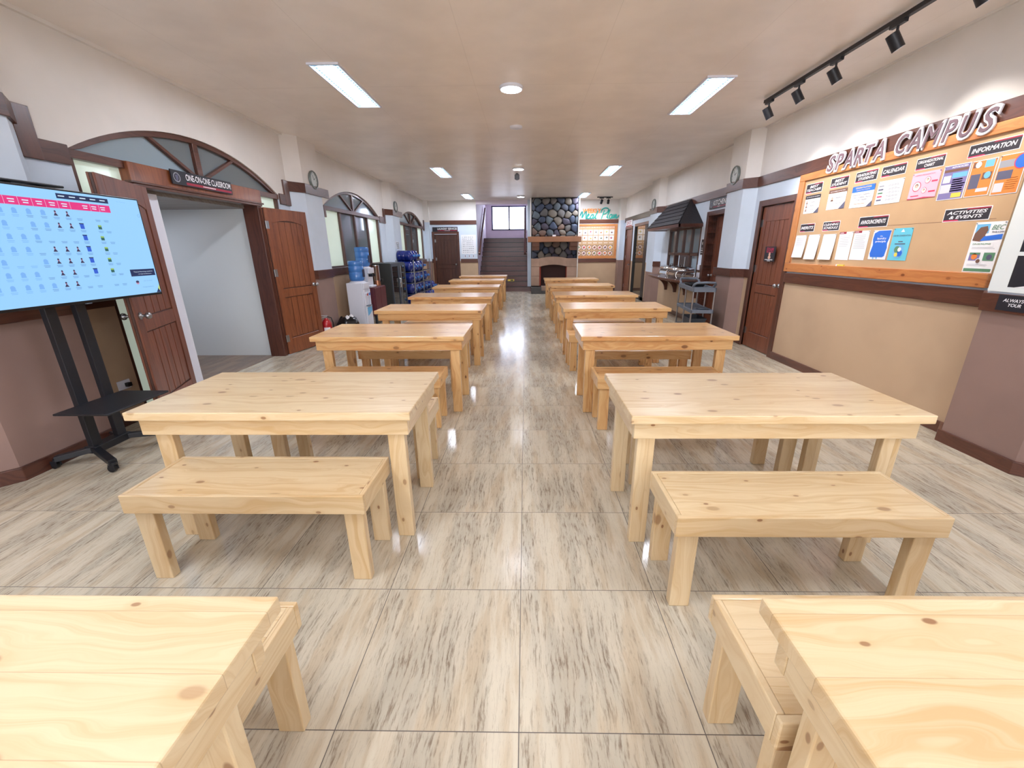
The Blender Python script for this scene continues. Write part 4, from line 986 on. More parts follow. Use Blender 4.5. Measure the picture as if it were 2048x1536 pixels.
# channel letters
xs_word = []
def letter(ch, y, w, z0, z1, label):
    t = thing('sign_letter', label, 'letter', (XR - 0.034, y, z0), RR, 'raised sign letters above the cork board')
    h = z1 - z0
    MB().text(ch, 0, h / 2, w + 0.03, h + 0.026, -0.013, 'white_gloss', 0.22, 0.0 if ch == 'M' else 0.06, 0.012).build('letter_back', t, label='white outline')
    MB().text(ch, 0, h / 2, w - 0.010, h - 0.014, -0.018, 'letter_mauve', 0.22, 0.0 if ch == 'M' else 0.008, 0.006).build('letter_face', t, label='dark face')
WID = {'S': 0.12, 'P': 0.115, 'A': 0.14, 'R': 0.12, 'T': 0.12, 'C': 0.125, 'M': 0.165, 'U': 0.125}
nth = {0: 'first', 1: 'second', 2: 'third', 3: 'fourth', 4: 'fifth', 5: 'sixth'}
for word, ys_ in (('SPARTA', (5.315, 5.185, 5.05, 4.905, 4.77, 4.645)), ('CAMPUS', (4.385, 4.25, 4.085, 3.93, 3.785, 3.63))):
    for i, (ch, y) in enumerate(zip(word, ys_)):
        letter(ch, y, WID[ch], 2.283, 2.45, 'white outlined raised letter %s, %s letter of the word %s' % (ch, nth[i], word))
# panel and sign on the near right pillar
t = thing('photo_panel', 'tall white panel with dark photographs on the nearest right pillar', 'poster', (3.317, 2.875, 1.178), RR)
b = MB(); b.box(-0.262, 0.262, -0.008, 0, 0, 1.15, 'white_panel')
for z0 in (0.035, 0.265, 0.5, 0.74): b.quadxz(-0.142, z0, 0.20, z0 + 0.205, -0.0086, 'dark_print')
b.disc(0.02, 0.14, 0.07, -0.0092, 'skin_print', 20, 0.09); b.add([(-0.10, -0.0094, 0.035), (-0.03, -0.0094, 0.05), (0.0, -0.0094, 0.035)], [(0, 1, 2)], 'white_print'); b.build('panel', t)
sign('pillar_sign', 'black sign reading ALWAYS YOUR below the photo panel on the nearest pillar', (3.298, 2.87, 1.11), RR, 0.33, 0.105,
     [('ALWAYS', -0.065, 0.018, 0.13, 0.022, 'white_print', 0.25, 0.02), ('YOUR', -0.05, -0.012, 0.08, 0.022, 'white_print', 0.25, 0.02)], border=False, depth=0.003)

# ------------------------------------------------------------------ clocks
def clock(loc, rot, label):
    t = thing('wall_clock', label, 'clock', loc, rot, 'round wall clocks on the pillars')
    MB().lathe((0, 0, 0), [(0.135, 0), (0.14, -0.02), (0.13, -0.035), (0.115, -0.035), (0.113, -0.02), (0.002, -0.02)], 'clock_rim', 32, 'y').build('clock_case', t)
    b = MB(); b.disc(0, 0, 0.114, -0.0205, 'clock_face', 32)
    for i in range(12):
        a = i * PI / 6; u, v = math.sin(a) * 0.095, math.cos(a) * 0.095; b.quadxz(u - 0.005, v - 0.008, u + 0.005, v + 0.008, -0.021, 'dark_print')
    b.build('clock_face', t)
    b = MB(); b.bar((0, -0.024, 0), (0.045, -0.024, 0.03), 0.002, 0.008, 'black_plastic'); b.bar((0, -0.026, 0), (-0.03, -0.026, 0.07), 0.002, 0.006, 'black_plastic'); b.build('clock_hand', t)
clock((-3.45, 7.485, 2.575), RL, 'round grey wall clock on the left pillar beside the open classroom door')
clock((-3.45, 12.02, 2.575), RL, 'round grey wall clock on the left pillar between the two windows')
clock((3.32, 7.40, 2.565), RR, 'round grey wall clock on the right pillar beside the KITCHEN sign')
clock((3.32, 11.82, 2.55), RR, 'round grey wall clock on the right pillar behind the canopy')

# ------------------------------------------------------------------ staircase
b = MB(); n = 11; rz = 0.1765; td = 0.27
for i in range(n):
    y = 16.03 + i * td; x1 = 0.20 if i == 0 else 0.07
    b.box(-1.75, x1 if i == 0 else 0.07, y, y + td + 0.02, i * rz if i else 0, (i + 1) * rz - 0.03, 'stair_wood')
    b.box(-1.75, x1, y - 0.004, y + td + 0.02, (i + 1) * rz - 0.03, (i + 1) * rz - 0.001, 'stair_wood'); b.box(-1.75, x1, y - 0.01, y + 0.012, (i + 1) * rz - 0.020, (i + 1) * rz, 'black_plastic')
b.box(-1.75, 0.07, 16.03 + n * td, 20.2, n * rz - 0.1, n * rz - 0.001, 'stair_wood')
o = b.build('staircase', kind='structure')
MB().box(-1.87, -1.75, YB + 0.12, 20.2, 0, 3.7, 'lavender_light_tint').build('wall_stair_left', kind='structure')
MB().box(0.07, 0.19, YB + 0.12, 20.2, 0, 3.7, 'lavender_light_tint').build('wall_stair_right', kind='structure')
b = MB(); b.box(-1.87, 0.19, 20.0, 20.15, 1.9, 2.30, 'lavender_light_tint'); b.box(-1.87, -1.5, 20.0, 20.15, 2.30, 3.30, 'lavender_light_tint'); b.box(-1.87, 0.19, 20.0, 20.15, 3.30, 3.7, 'lavender_light_tint'); b.build('wall_stair_back', kind='structure')
MB().box(-1.87, 0.19, YB + 0.12, 20.2, 3.6, 3.7, 'lavender_light_tint').build('ceiling_stair', kind='structure')
wn = thing('window_4', None, None, (-0.70, 20.0, 2.80), 0, kind='structure')
b = MB()
for x in (-0.80, -0.05, 0.68): b.box(x, x + 0.06, -0.02, 0.08, -0.5, 0.5, 'slate_print')
b.box(-0.8, 0.74, -0.02, 0.08, -0.5, -0.45, 'slate_print'); b.box(-0.8, 0.74, -0.02, 0.08, 0.45, 0.5, 'slate_print'); b.build('window_frame', wn)
b = MB(); b.quadxz(-0.75, -0.46, 0.7, 0.46, 0.04, 'daylight_pane'); b.build('window_pane', wn)
for x, s_ in ((-1.67, 'left'), (-0.02, 'right')):
    t = thing('handrail', 'dark wooden handrail on the %s wall of the staircase' % s_, 'handrail', (x, 16.1, 0), group='stair handrails')
    MB().bar((0, -0.1, 1.34), (0, 2.75, 3.10), 0.07, 0.09, 'dark_trim_y').build('rail', t, bevel=0.01)
    for q_ in (0.05, 0.5, 0.95):
        sg = -1 if s_ == 'left' else 1
        MB().tube([(sg * 0.07, 2.6 * q_, 1.28 + 1.66 * q_), (sg * 0.03, 2.6 * q_, 1.30 + 1.66 * q_), (0, 2.6 * q_, 1.38 + 1.64 * q_)], 0.008, 'steel').build('bracket', t)

# ------------------------------------------------------------------ fireplace
FP = thing('fireplace', 'tall fireplace faced in rounded blue grey stones with a brown mantel', 'fireplace', (1.0, 15.42, 0))
fx0, fx1 = -0.80, 0.80
def stones(b, x0, x1, z0, z1, y, nx, nz, seed, dpt=0.06, keep=None):
    rr = random.Random(seed); cw, ch = (x1 - x0) / nx, (z1 - z0) / nz; pts = []
    for j in range(-1, nz + 1):
        for i in range(-1, nx + 1):
            pts.append((x0 + (i + 0.5 + (0.25 if j % 2 else -0.25) + rr.uniform(-.28, .28)) * cw, z0 + (j + 0.5 + rr.uniform(-.3, .3)) * ch))
    for px, pz in pts:
        poly = [(x0, z0), (x1, z0), (x1, z1), (x0, z1)]
        for qx, qz in pts:
            if (qx, qz) == (px, pz) or (qx - px) ** 2 + (qz - pz) ** 2 > (3.2 * max(cw, ch)) ** 2: continue
            mx, mz, dx, dz = (px + qx) / 2, (pz + qz) / 2, qx - px, qz - pz; out = []
            for k_ in range(len(poly)):
                a, c = poly[k_], poly[(k_ + 1) % len(poly)]
                da = (a[0] - mx) * dx + (a[1] - mz) * dz; dc = (c[0] - mx) * dx + (c[1] - mz) * dz
                if da <= 0: out.append(a)
                if da * dc < 0: tt = da / (da - dc); out.append((a[0] + (c[0] - a[0]) * tt, a[1] + (c[1] - a[1]) * tt))
            poly = out
            if len(poly) < 3: break
        if len(poly) < 3: continue
        cx = sum(p[0] for p in poly) / len(poly); cz = sum(p[1] for p in poly) / len(poly)
        if keep and not keep(cx, cz): continue
        # round the corners, shrink, bulge
        for _ in range(2):
            poly = [q for k_ in range(len(poly)) for q in ((poly[k_][0] * .75 + poly[(k_ + 1) % len(poly)][0] * .25, poly[k_][1] * .75 + poly[(k_ + 1) % len(poly)][1] * .25),
                                                          (poly[k_][0] * .25 + poly[(k_ + 1) % len(poly)][0] * .75, poly[k_][1] * .25 + poly[(k_ + 1) % len(poly)][1] * .75))]
        m_ = len(poly); vs = []; dd = dpt * rr.uniform(0.7, 1.1)
        for s_, dy in ((0.96, 0), (0.95, -dd * 0.45), (0.87, -dd * 0.8), (0.6, -dd)):
            vs += [(cx + (p[0] - cx) * s_, y + dy, cz + (p[1] - cz) * s_) for p in poly]
        vs.append((cx + rr.uniform(-.02, .02), y - dd * 1.04, cz))
        fs = [(k_ + r * m_, (k_ + 1) % m_ + r * m_, (k_ + 1) % m_ + (r + 1) * m_, k_ + (r + 1) * m_) for r in range(3) for k_ in range(m_)] + [(3 * m_ + k_, 3 * m_ + (k_ + 1) % m_, 4 * m_) for k_ in range(m_)]
        b.add(vs, fs, STONES[rr.randrange(7)], True)
b = MB(); b.box(fx0, fx1, 0.02, 0.675, 1.9, ZC - 0.003, 'mortar'); b.box(fx0, fx1, 0.14, 0.675, 1.0, 1.9, 'mortar')
b.build('chimney_breast', FP)
b = MB(); stones(b, fx0 + 0.02, fx1 - 0.02, 1.9, ZC - 0.01, 0.02, 6, 6, 5, 0.075); b.build('stone_cladding', FP)
b = MB(); stones(b, fx0 + 0.02, fx1 - 0.02, 1.15, 1.75, 0.14, 6, 3, 9); b.build('stone_cladding', FP)
for x in (fx0 - 0.035, fx1): MB().box(x, x + 0.035, -0.02, 0.675, 1.9 if x < 0 else 0, ZC - 0.003, 'cream_paint').build('edge_strip', FP)
MB().box(-0.92, 0.9, -0.26, 0.3, 1.72, 1.895, 'mantel_wood').build('mantel', FP, bevel=0.01)
for x in (fx0 + 0.02, fx1 - 0.28):
    MB().box(x, x + 0.26, -0.18, 0.14, 1.58, 1.72, 'corbel_clay').box(x, x + 0.26, -0.06, 0.14, 1.45, 1.58, 'corbel_clay').build('corbel', FP, bevel=0.008)
# clay surround with an arched opening
b = MB(); ox0, ox1 = -0.51, 0.45
for x0, x1 in ((fx0, ox0), (ox1, fx1)):
    for z0, z1 in ((0.25, 0.58), (0.585, 0.9), (0.905, 1.18)): b.box(x0, x1 - 0.003, -0.02, 0.5, z0, z1, 'brick_clay')
nn = 12; xs = [ox0 + (ox1 - ox0) * i / nn for i in range(nn + 1)]
b.strip([(x, 1.18 + 0.06 * (1 - (2 * i / nn - 1) ** 2)) for i, x in enumerate(xs)], [(x, 0.90 + 0.07 * (1 - (2 * i / nn - 1) ** 2)) for i, x in enumerate(xs)], -0.02, 0.5, 'brick_clay')
b.build('surround', FP, bevel=0.006)
b = MB(); b.box(ox0 - 0.02, ox1 + 0.02, 0.27, 0.299, 0.2, 1.0, 'dark_brick'); b.box(ox0 - 0.01, ox0 + 0.05, 0.03, 0.27, 0.2, 0.92, 'red_brick'); b.box(ox1 - 0.02, ox1 + 0.01, 0.03, 0.27, 0.2, 0.92, 'red_brick'); b.box(ox0, ox1, 0, 0.5, 0.2, 0.26, 'dark_brick'); b.build('firebox', FP)  # back and floor darker than the red brick sides
b = MB(); b.box(fx0, -0.45, -0.36, 0.3, 0, 0.22, 'hearth_stone'); b.box(-0.45, fx1, -0.20, 0.3, 0, 0.25, 'brick_clay'); b.box(-0.45, fx1, -0.36, -0.2, 0, 0.10, 'hearth_stone'); b.build('hearth', FP, bevel=0.008)
MB().box(-0.8, 0.8, 0.3, 0.675, 0, 1.1, 'mortar').build('chimney_base', FP)
o = MB().box(-0.06, 0.06, -0.02, 0.02, 0, 0.055, 'paper').build('card', loc=(0.975, 15.25, 1.895)); tag(o, 'small white card standing on the mantel of the fireplace', 'card')
o = MB().box(-0.12, 0.12, -0.02, 0.02, 0, 0.07, 'yellow_print').box(-0.02, 0.09, -0.021, -0.019, 0.015, 0.055, 'dark_print').build('step_sign', loc=(-0.55, 16.34, 0.525 - 0.172 + 0.0)); tag(o, 'small yellow and dark label standing on a stair tread', 'sign')

# ------------------------------------------------------------------ meal plan board
t = thing('meal_board', 'orange framed weekly meal plan board on the back wall beside the fireplace', 'notice board', (2.52, YB, 1.735))
b = MB(); b.box(-0.70, 0.76, -0.03, 0, 0.52, 0.585, 'orange_frame_x'); b.box(-0.70, 0.76, -0.03, 0, -0.585, -0.49, 'orange_frame_x'); b.box(0.67, 0.76, -0.03, 0, -0.49, 0.52, 'orange_frame_z'); b.build('frame', t, bevel=0.004)
MB().box(-0.70, 0.68, -0.012, 0, -0.5, 0.53, 'cork').build('cork_panel', t)
mx = lambda i: 1.925 + 0.19 * i + 0.02
days = ['MON', 'TUE', 'WED', 'THU', 'FRI', 'SAT', 'SUN']; DAYS = ['Monday', 'Tuesday', 'Wednesday', 'Thursday', 'Friday', 'Saturday', 'Sunday']
NTH = ['first', 'second', 'third', 'fourth', 'fifth', 'sixth', 'seventh']
foods = ['green_print', 'brown_print', 'pink_print', 'slate_print', 'orange_print', 'yellow_print', 'brown_print']
for i in range(7):
    t = thing('day_card', 'pale orange header strip, %s from left on the meal board' % NTH[i], 'card', (mx(i), YB - 0.012, 2.215), group='header strips of the meal plan board')
    b = MB(); b.box(-0.085, 0.085, -0.003, 0, -0.03, 0.03, 'skin_print'); b.text(days[i], 0, 0, 0.09, 0.028, -0.0035, 'brown_print'); b.build('card', t)
    for r, z in enumerate((2.05, 1.855)):
        t = thing('menu_card', 'square white food card, %s from left, %s row of the meal board' % (NTH[i], ('top', 'second')[r]), 'card', (mx(i), YB - 0.012, z), group='square food cards on the meal plan board')
        b = MB(); b.box(-0.082, 0.082, -0.003, 0, -0.085, 0.085, 'white_print')
        rr = random.Random(i * 7 + r)
        b.disc(rr.uniform(-.01, .02), rr.uniform(-.01, .02), 0.045, -0.0036, 'pale_grey_print', 16); b.disc(rr.uniform(-.02, .02), rr.uniform(-.02, .02), 0.024, -0.0042, foods[(i + 3 * r) % 7], 10); b.disc(rr.uniform(-.03, .03), rr.uniform(-.03, .0), 0.014, -0.0046, foods[(i + 2) % 7], 8)
        b.build('card', t)
    t = thing('caption_strip', 'thin white caption strip, %s from left on the meal board' % NTH[i], 'card', (mx(i) - 0.01, YB - 0.012, 1.69), group='caption strips of the meal plan board')
    MB().box(-0.065, 0.065, -0.003, 0, -0.012, 0.012, 'white_print').box(-0.05, 0.05, -0.0036, -0.003, -0.003, 0.003, 'orange_print').build('card', t)
    for r, z in enumerate((1.535, 1.335)):
        t = thing('menu_card', 'dark card with round plate, %s from left, %s row of the meal board' % (NTH[i], ('third', 'bottom')[r]), 'card', (mx(i) - 0.025, YB - 0.012, z), group='round plate cards on the meal plan board')
        b = MB(); b.box(-0.075, 0.075, -0.003, 0, -0.075, 0.075, 'brown_print'); b.disc(0, 0, 0.07, -0.0036, 'white_print', 20); b.disc(0, 0, 0.055, -0.0042, 'skin_print', 16); b.disc(0.01, 0.005, 0.03, -0.0048, foods[(i * 2 + r) % 7], 10); b.disc(-0.02, -0.015, 0.02, -0.0052, foods[(i + 5) % 7], 10)
        b.build('card', t)
o = MB().text('WEEKLY', 0, 0, 0.64, 0.145, -0.03, 'orange_letter', 0, 0.02, 0.03).build('wall_lettering', loc=(2.34, YB, 2.755)); tag(o, 'orange raised capital letters reading WEEKLY on the back wall', 'lettering')
def script_word(label, loc, strokes):
    b = MB()
    for st in strokes:
        P = []
        pts = [Vector((x, -0.03, z)) for x, z in st]; pts = [pts[0]] + pts + [pts[-1]]
        for i in range(1, len(pts) - 2):
            for u in (0, 0.25, 0.5, 0.75):
                p0, p1, p2, p3 = pts[i - 1:i + 3]; P.append(0.5 * ((2 * p1) + (p2 - p0) * u + (2 * p0 - 5 * p1 + 4 * p2 - p3) * u * u + (3 * p1 - p0 - 3 * p2 + p3) * u ** 3))
        P.append(pts[-1]); b.tube(P, 0.018, 'teal_letter', 8)
    return tag(b.build('wall_lettering', loc=loc), label, 'lettering')
script_word('teal script lettering reading Meal on the back wall', (1.87, YB, 2.49),
            [[(0.0, 0.0), (0.07, 0.14), (0.13, 0.24), (0.14, 0.15), (0.13, 0.04), (0.2, 0.16), (0.27, 0.25), (0.27, 0.12), (0.27, 0.02), (0.32, 0.03)],
             [(0.31, 0.08), (0.37, 0.12), (0.36, 0.17), (0.32, 0.12), (0.31, 0.05), (0.36, 0.01), (0.42, 0.05)],
             [(0.52, 0.15), (0.46, 0.13), (0.43, 0.05), (0.47, 0.01), (0.52, 0.08), (0.54, 0.15), (0.52, 0.04), (0.56, 0.02)],
             [(0.56, 0.04), (0.64, 0.16), (0.68, 0.26), (0.63, 0.16), (0.6, 0.04), (0.65, 0.01)]])
script_word('teal script lettering reading Plan on the back wall', (2.66, YB, 2.49),
            [[(0.02, 0.0), (0.06, 0.12), (0.12, 0.28)], [(0.0, 0.2), (0.03, 0.3), (0.14, 0.36), (0.25, 0.33), (0.24, 0.24), (0.15, 0.17), (0.07, 0.16)],
             [(0.2, 0.05), (0.27, 0.18), (0.31, 0.3), (0.26, 0.2), (0.23, 0.06), (0.27, 0.01)],
             [(0.38, 0.15), (0.32, 0.12), (0.3, 0.05), (0.34, 0.01), (0.38, 0.08), (0.4, 0.15), (0.38, 0.04), (0.42, 0.02)],
             [(0.42, 0.03), (0.46, 0.15), (0.46, 0.02), (0.52, 0.14), (0.54, 0.12), (0.53, 0.02), (0.6, 0.06), (0.68, 0.16)]])
# wall things beside the laundry door
o = MB().box(-0.27, 0.27, -0.004, 0, -0.33, 0.33, 'white_print').build('wall_paper', loc=(-2.06, YB, 1.67)); tag(o, 'large pale printed sheet on the back wall right of the laundry door', 'paper')
b = MB(); rr = random.Random(4)
for i in range(9):
    for j in range(6): b.quadxz(-0.22 + j * 0.07, -0.28 + i * 0.065, -0.22 + j * 0.07 + 0.02 + 0.04 * rr.random(), -0.28 + i * 0.065 + 0.02, -0.0046, 'grey_print')
b.build('print', o)
for i, x in enumerate((-2.20, -2.05, -1.90)):
    t = thing('light_switch', 'small grey switch plate, %s of three under the printed sheet on the back wall' % ('left', 'middle', 'right')[i], 'switch', (x, YB, 1.27), group='switch plates on the back wall')
    MB().box(-0.035, 0.035, -0.01, 0, -0.06, 0.06, 'white_gloss').build('plate', t, bevel=0.002); MB().box(-0.012, 0.012, -0.016, -0.01, -0.035, 0.035, 'grey_plastic').build('rocker', t)
for i, z in enumerate((1.10, 0.95)):
    t = thing('light_switch', '%s small white switch plate left of the kitchen door' % ('upper', 'lower')[i], 'switch', (XR - 0.002, 8.78, z + 0.02), RR, 'switch plates left of the kitchen door')
    MB().box(-0.05, 0.05, -0.03, 0, -0.05, 0.05, 'white_gloss').build('plate', t, bevel=0.002)

# ------------------------------------------------------------------ serving canopy, counter, chafing dishes
t = thing('canopy', 'dark shingled hip canopy over the kitchen serving window', 'canopy', (XR, 9.98, 1.90), RR)
x0, x1, d_, zt = -1.12, 1.12, 0.47, 0.55
EV = [(-1.12, 0.0), (1.12, 0.0), (1.12, -d_), (-1.12, -d_)]
b = MB(); rx0, rx1 = -0.98, 0.40
V = [(x0, 0.0, 0.04), (x1, 0.0, 0.04), (x1, -d_, 0.04), (x0, -d_, 0.04), (rx0, 0.0, zt), (rx1, 0.0, zt), (rx1, -0.03, zt), (rx0, -0.03, zt)]
b.add(V, [(3, 2, 6, 7), (2, 1, 5, 6), (0, 3, 7, 4), (4, 7, 6, 5), (0, 4, 5, 1)], 'roof_felt')
rr = random.Random(2)
for r in range(6):       # shingle courses standing slightly proud of the slope
    f0, f1 = r / 6, (r + 1) / 6
    def pt(u, f): return (x0 + (rx0 - x0) * f + u * ((x1 - x0) + ((rx1 - rx0) - (x1 - x0)) * f), -d_ + (d_ - 0.03) * f - 0.006, 0.04 + (zt - 0.04) * f + 0.006)
    for c in range(11):
        u0, u1 = c / 11 + 0.004, (c + 1) / 11 - 0.004; l = rr.uniform(0, 0.006)
        A, B_, C_, D_ = pt(u0, f0), pt(u1, f0), pt(u1, f1), pt(u0, f1)
        b.add([(A[0], A[1] - 0.010 - l, A[2] + 0.006), (B_[0], B_[1] - 0.010 - l, B_[2] + 0.006), C_, D_, A, B_], [(0, 1, 2, 3), (0, 4, 5, 1)], 'roof_felt')
b.build('roof', t)
MB().box(x0, x1, -d_, -d_ + 0.03, -0.02, 0.04, 'dark_trim_x').box(x0, x0 + 0.03, -d_, 0, -0.02, 0.04, 'dark_trim_x').box(x1 - 0.03, x1, -d_, 0, -0.02, 0.04, 'dark_trim_x').box(x0, x1, -d_, 0, -0.005, 0.0, 'dark_trim_x').build('fascia', t)
t = thing('serving_counter', 'dark wooden serving counter below the canopy, carried by curved brackets', 'counter', (XR - 0.004, 9.72, 0), RR)
n = 14; poly = [(-1.10, 0.0)] + [(-1.10 + 2.36 * i / n, -0.44 - 0.10 * math.sin(PI * i / n)) for i in range(n + 1)] + [(1.26, 0.0)]
MB().prism(poly, 0.84, 0.885, 'dark_trim_x', 'xy').build('counter_top', t, bevel=0.006)
for x in (-0.95, -0.3, 0.35, 0.95):
    prof = [(0, 0.84), (-0.36, 0.84)] + [(-0.36 + 0.30 * math.sin(a * PI / 16), 0.80 - 0.28 * (1 - math.cos(a * PI / 16))) for a in range(9)] + [(0, 0.52)]
    MB().prism(prof, x, x + 0.05, 'dark_trim_z', 'yz').build('bracket', t, bevel=0.004)
def chafing(loc, label):
    t = thing('chafing_dish', label, 'chafing dish', loc, 0.0, 'chafing dishes on the serving counter')
    w, d = 0.17, 0.27
    b = MB(); b.box(-w, w, -d, d, 0.13, 0.17, 'chrome'); b.build('water_pan', t, bevel=0.012)
    b = MB()
    for sx in (-1, 1):
        for sy in (-1, 1): b.tube([(sx * w, sy * (d - 0.03), 0.15), (sx * (w + 0.02), sy * (d - 0.02), 0.08), (sx * (w - 0.01), sy * (d - 0.02), 0.03), (sx * (w + 0.015), sy * (d - 0.01), 0.0)], 0.011, 'chrome', 8)
    b.box(-w, w, -d + 0.02, -d + 0.035, 0.05, 0.06, 'chrome'); b.box(-w, w, d - 0.035, d - 0.02, 0.05, 0.06, 'chrome'); b.build('stand', t)
    prof = [(w - 0.002, 0.0)] ; n = 10
    vs = []; m_ = 10
    for j in range(m_ + 1):
        f = j / m_; s_ = math.cos(f * PI / 2); zz = 0.175 + 0.075 * math.sin(f * PI / 2)
        vs.append((max(w * (0.55 + 0.45 * s_), 0.02), max(d * (0.7 + 0.3 * s_), 0.02), zz))
    b = MB(); R_ = []
    for a, c, z in vs: R_.append([(-a, -c, z), (a, -c, z), (a, c, z), (-a, c, z)])
    pts = [p for r in R_ for p in r]
    b.add(pts, [(4 * i + k_, 4 * i + (k_ + 1) % 4, 4 * i + 4 + (k_ + 1) % 4, 4 * i + 4 + k_) for i in range(m_) for k_ in range(4)] + [(4 * m_, 4 * m_ + 1, 4 * m_ + 2, 4 * m_ + 3)], 'chrome', True)
    b.build('lid', t); MB().tube([(0, -0.06, 0.25), (0, -0.05, 0.28), (0, 0.05, 0.28), (0, 0.06, 0.25)], 0.007, 'black_plastic').build('handle', t)
chafing((3.18, 8.98, 0.885), 'chrome chafing dish on the serving counter, nearer the kitchen door')
chafing((3.18, 9.60, 0.885), 'chrome chafing dish on the serving counter, farther from the kitchen door')

# ------------------------------------------------------------------ service cart
t = thing('service_cart', 'grey three shelf plastic service cart in front of the kitchen door', 'cart', (2.972, 7.56, 0), -0.11)
w, l = 0.178, 0.52
for z, dp in ((0.86, 0.06), (0.50, 0.045), (0.14, 0.05)):
    b = MB(); b.box(-w, w, -l, l, z - 0.02, z - 0.005, 'grey_plastic')
    for a in ((-w, -w + 0.02, -l, l), (w - 0.02, w, -l, l), (-w, w, -l, -l + 0.02), (-w, w, l - 0.02, l)): b.box(*a, z - dp, z + 0.012, 'grey_plastic')
    b.build('shelf', t, bevel=0.006)
for sx in (-1, 1):
    for y in (-l + 0.03, 0.0, l - 0.03):
        MB().cyl((sx * (w - 0.012), y, 0.12), (sx * (w - 0.012), y, 0.84), 0.014, None, 'steel', 12).build('post', t)
for sy in (-1, 1):
    MB().tube([(-w + 0.015, sy * (l - 0.12), 0.87), (-w + 0.015, sy * (l - 0.03), 0.92), (-w + 0.04, sy * (l + 0.03), 0.95), (0, sy * (l + 0.035), 0.955), (w - 0.04, sy * (l + 0.03), 0.95), (w - 0.015, sy * (l - 0.03), 0.92), (w - 0.015, sy * (l - 0.12), 0.87)], 0.019, 'grey_plastic').build('handle', t)
for sx in (-1, 1):
    for sy in (-1, 1):
        x, y = sx * (w - 0.04), sy * (l - 0.06)
        b = MB(); b.cyl((x, y, 0.13), (x, y, 0.085), 0.014, None, 'steel', 10); b.cyl((x - 0.014, y, 0.045), (x + 0.014, y, 0.045), 0.045, None, 'black_plastic', 18); b.box(x - 0.024, x - 0.017, y - 0.015, y + 0.015, 0.035, 0.095, 'steel'); b.box(x + 0.017, x + 0.024, y - 0.015, y + 0.015, 0.035, 0.095, 'steel'); b.build('caster', t)
def tub(name, loc, rot, w, l, h, mname, label, cat):
    b = MB(); t_ = 0.006; f = 0.86
    O = [(-w * f, -l * f, 0), (w * f, -l * f, 0), (w * f, l * f, 0), (-w * f, l * f, 0), (-w, -l, h), (w, -l, h), (w, l, h), (-w, l, h)]
    I = [(x * 0.96, y * 0.96, z + (0.006 if z == 0 else 0)) for x, y, z in O]
    b.add(O + I, [(0, 3, 2, 1)] + [(i, (i + 1) % 4, 4 + (i + 1) % 4, 4 + i) for i in range(4)] + [(8, 9, 10, 11)] + [(12 + i, 12 + (i + 1) % 4, 8 + (i + 1) % 4, 8 + i) for i in range(4)] + [(4 + i, 4 + (i + 1) % 4, 12 + (i + 1) % 4, 12 + i) for i in range(4)], mname)
    for a in ((-w - 0.012, w + 0.012, -l - 0.012, -l), (-w - 0.012, w + 0.012, l, l + 0.012), (-w - 0.012, -w, -l, l), (w, w + 0.012, -l, l)): b.box(*a, h - 0.012, h + 0.003, mname)
    o = b.build(name, loc=loc, rot=rot); return tag(o, label, cat)
tub('bus_tub', (2.965, 7.50, 0.148), -0.11, 0.135, 0.27, 0.19, 'dark_grey_plastic', 'grey bus tub on the bottom shelf of the service cart', 'tub')
tub('serving_tray', (2.955, 7.62, 0.856), -0.11, 0.12, 0.22, 0.05, 'black_plastic', 'shallow black tray on the top shelf of the service cart', 'tray')
o = MB().lathe((0, 0, 0), [(0.05, 0), (0.09, 0.02), (0.1, 0.028), (0.09, 0.024), (0.045, 0.008)], 'grey_plastic').build('bowl', loc=(2.97, 7.22, 0.496)); tag(o, 'small grey bowl on the middle shelf of the service cart', 'bowl')

# ------------------------------------------------------------------ water dispensers, bottles
def bottle_prof(): return [(0.02, 0), (0.125, 0.004), (0.137, 0.02), (0.137, 0.09), (0.130, 0.10), (0.137, 0.11), (0.137, 0.20), (0.130, 0.21), (0.137, 0.22), (0.137, 0.33), (0.128, 0.36), (0.07, 0.39), (0.032, 0.41), (0.03, 0.46)]
DP = thing('water_dispenser', 'white floor standing water dispenser next to the black bin bag', 'water dispenser', (-3.24, 8.30, 0))
b = MB(); b.box(-0.17, 0.14, -0.155, 0.155, 0.0, 0.90, 'white_gloss'); b.box(0.14, 0.18, -0.15, 0.15, 0.0, 0.46, 'white_gloss'); b.box(0.14, 0.165, -0.15, 0.15, 0.78, 0.90, 'white_gloss')
b.box(0.14, 0.17, -0.155, -0.13, 0.46, 0.78, 'white_gloss'); b.box(0.14, 0.17, 0.13, 0.155, 0.46, 0.78, 'white_gloss'); b.build('dispenser_body', DP, bevel=0.014)
MB().lathe((0, 0, 0.895), [(0.15, 0), (0.15, 0.02), (0.11, 0.04), (0.05, 0.045)], 'white_gloss').build('bottle_collar', DP)
b = MB(); b.box(0.18, 0.184, -0.12, 0.12, 0.28, 0.44, 'sky_print'); b.add([(0.185, -0.12, 0.28), (0.185, 0.12, 0.28), (0.185, 0.12, 0.36), (0.185, 0.0, 0.31)], [(0, 1, 2, 3)], 'white_gloss'); b.build('label_panel', DP)
for y, m_ in ((-0.06, 'red_paint'), (0.06, 'blue_paper')):
    MB().cyl((0.14, y, 0.70), (0.19, y, 0.70), 0.014, None, 'white_gloss', 12).cyl((0.185, y, 0.71), (0.185, y, 0.66), 0.012, None, m_, 12).build('tap', DP)
MB().box(0.14, 0.2, -0.1, 0.1, 0.46, 0.475, 'grey_plastic').build('drip_tray', DP)
DP2 = thing('water_dispenser', 'white countertop water dispenser standing on the maroon cabinet', 'water dispenser', (-3.28, 8.80, 0.775))
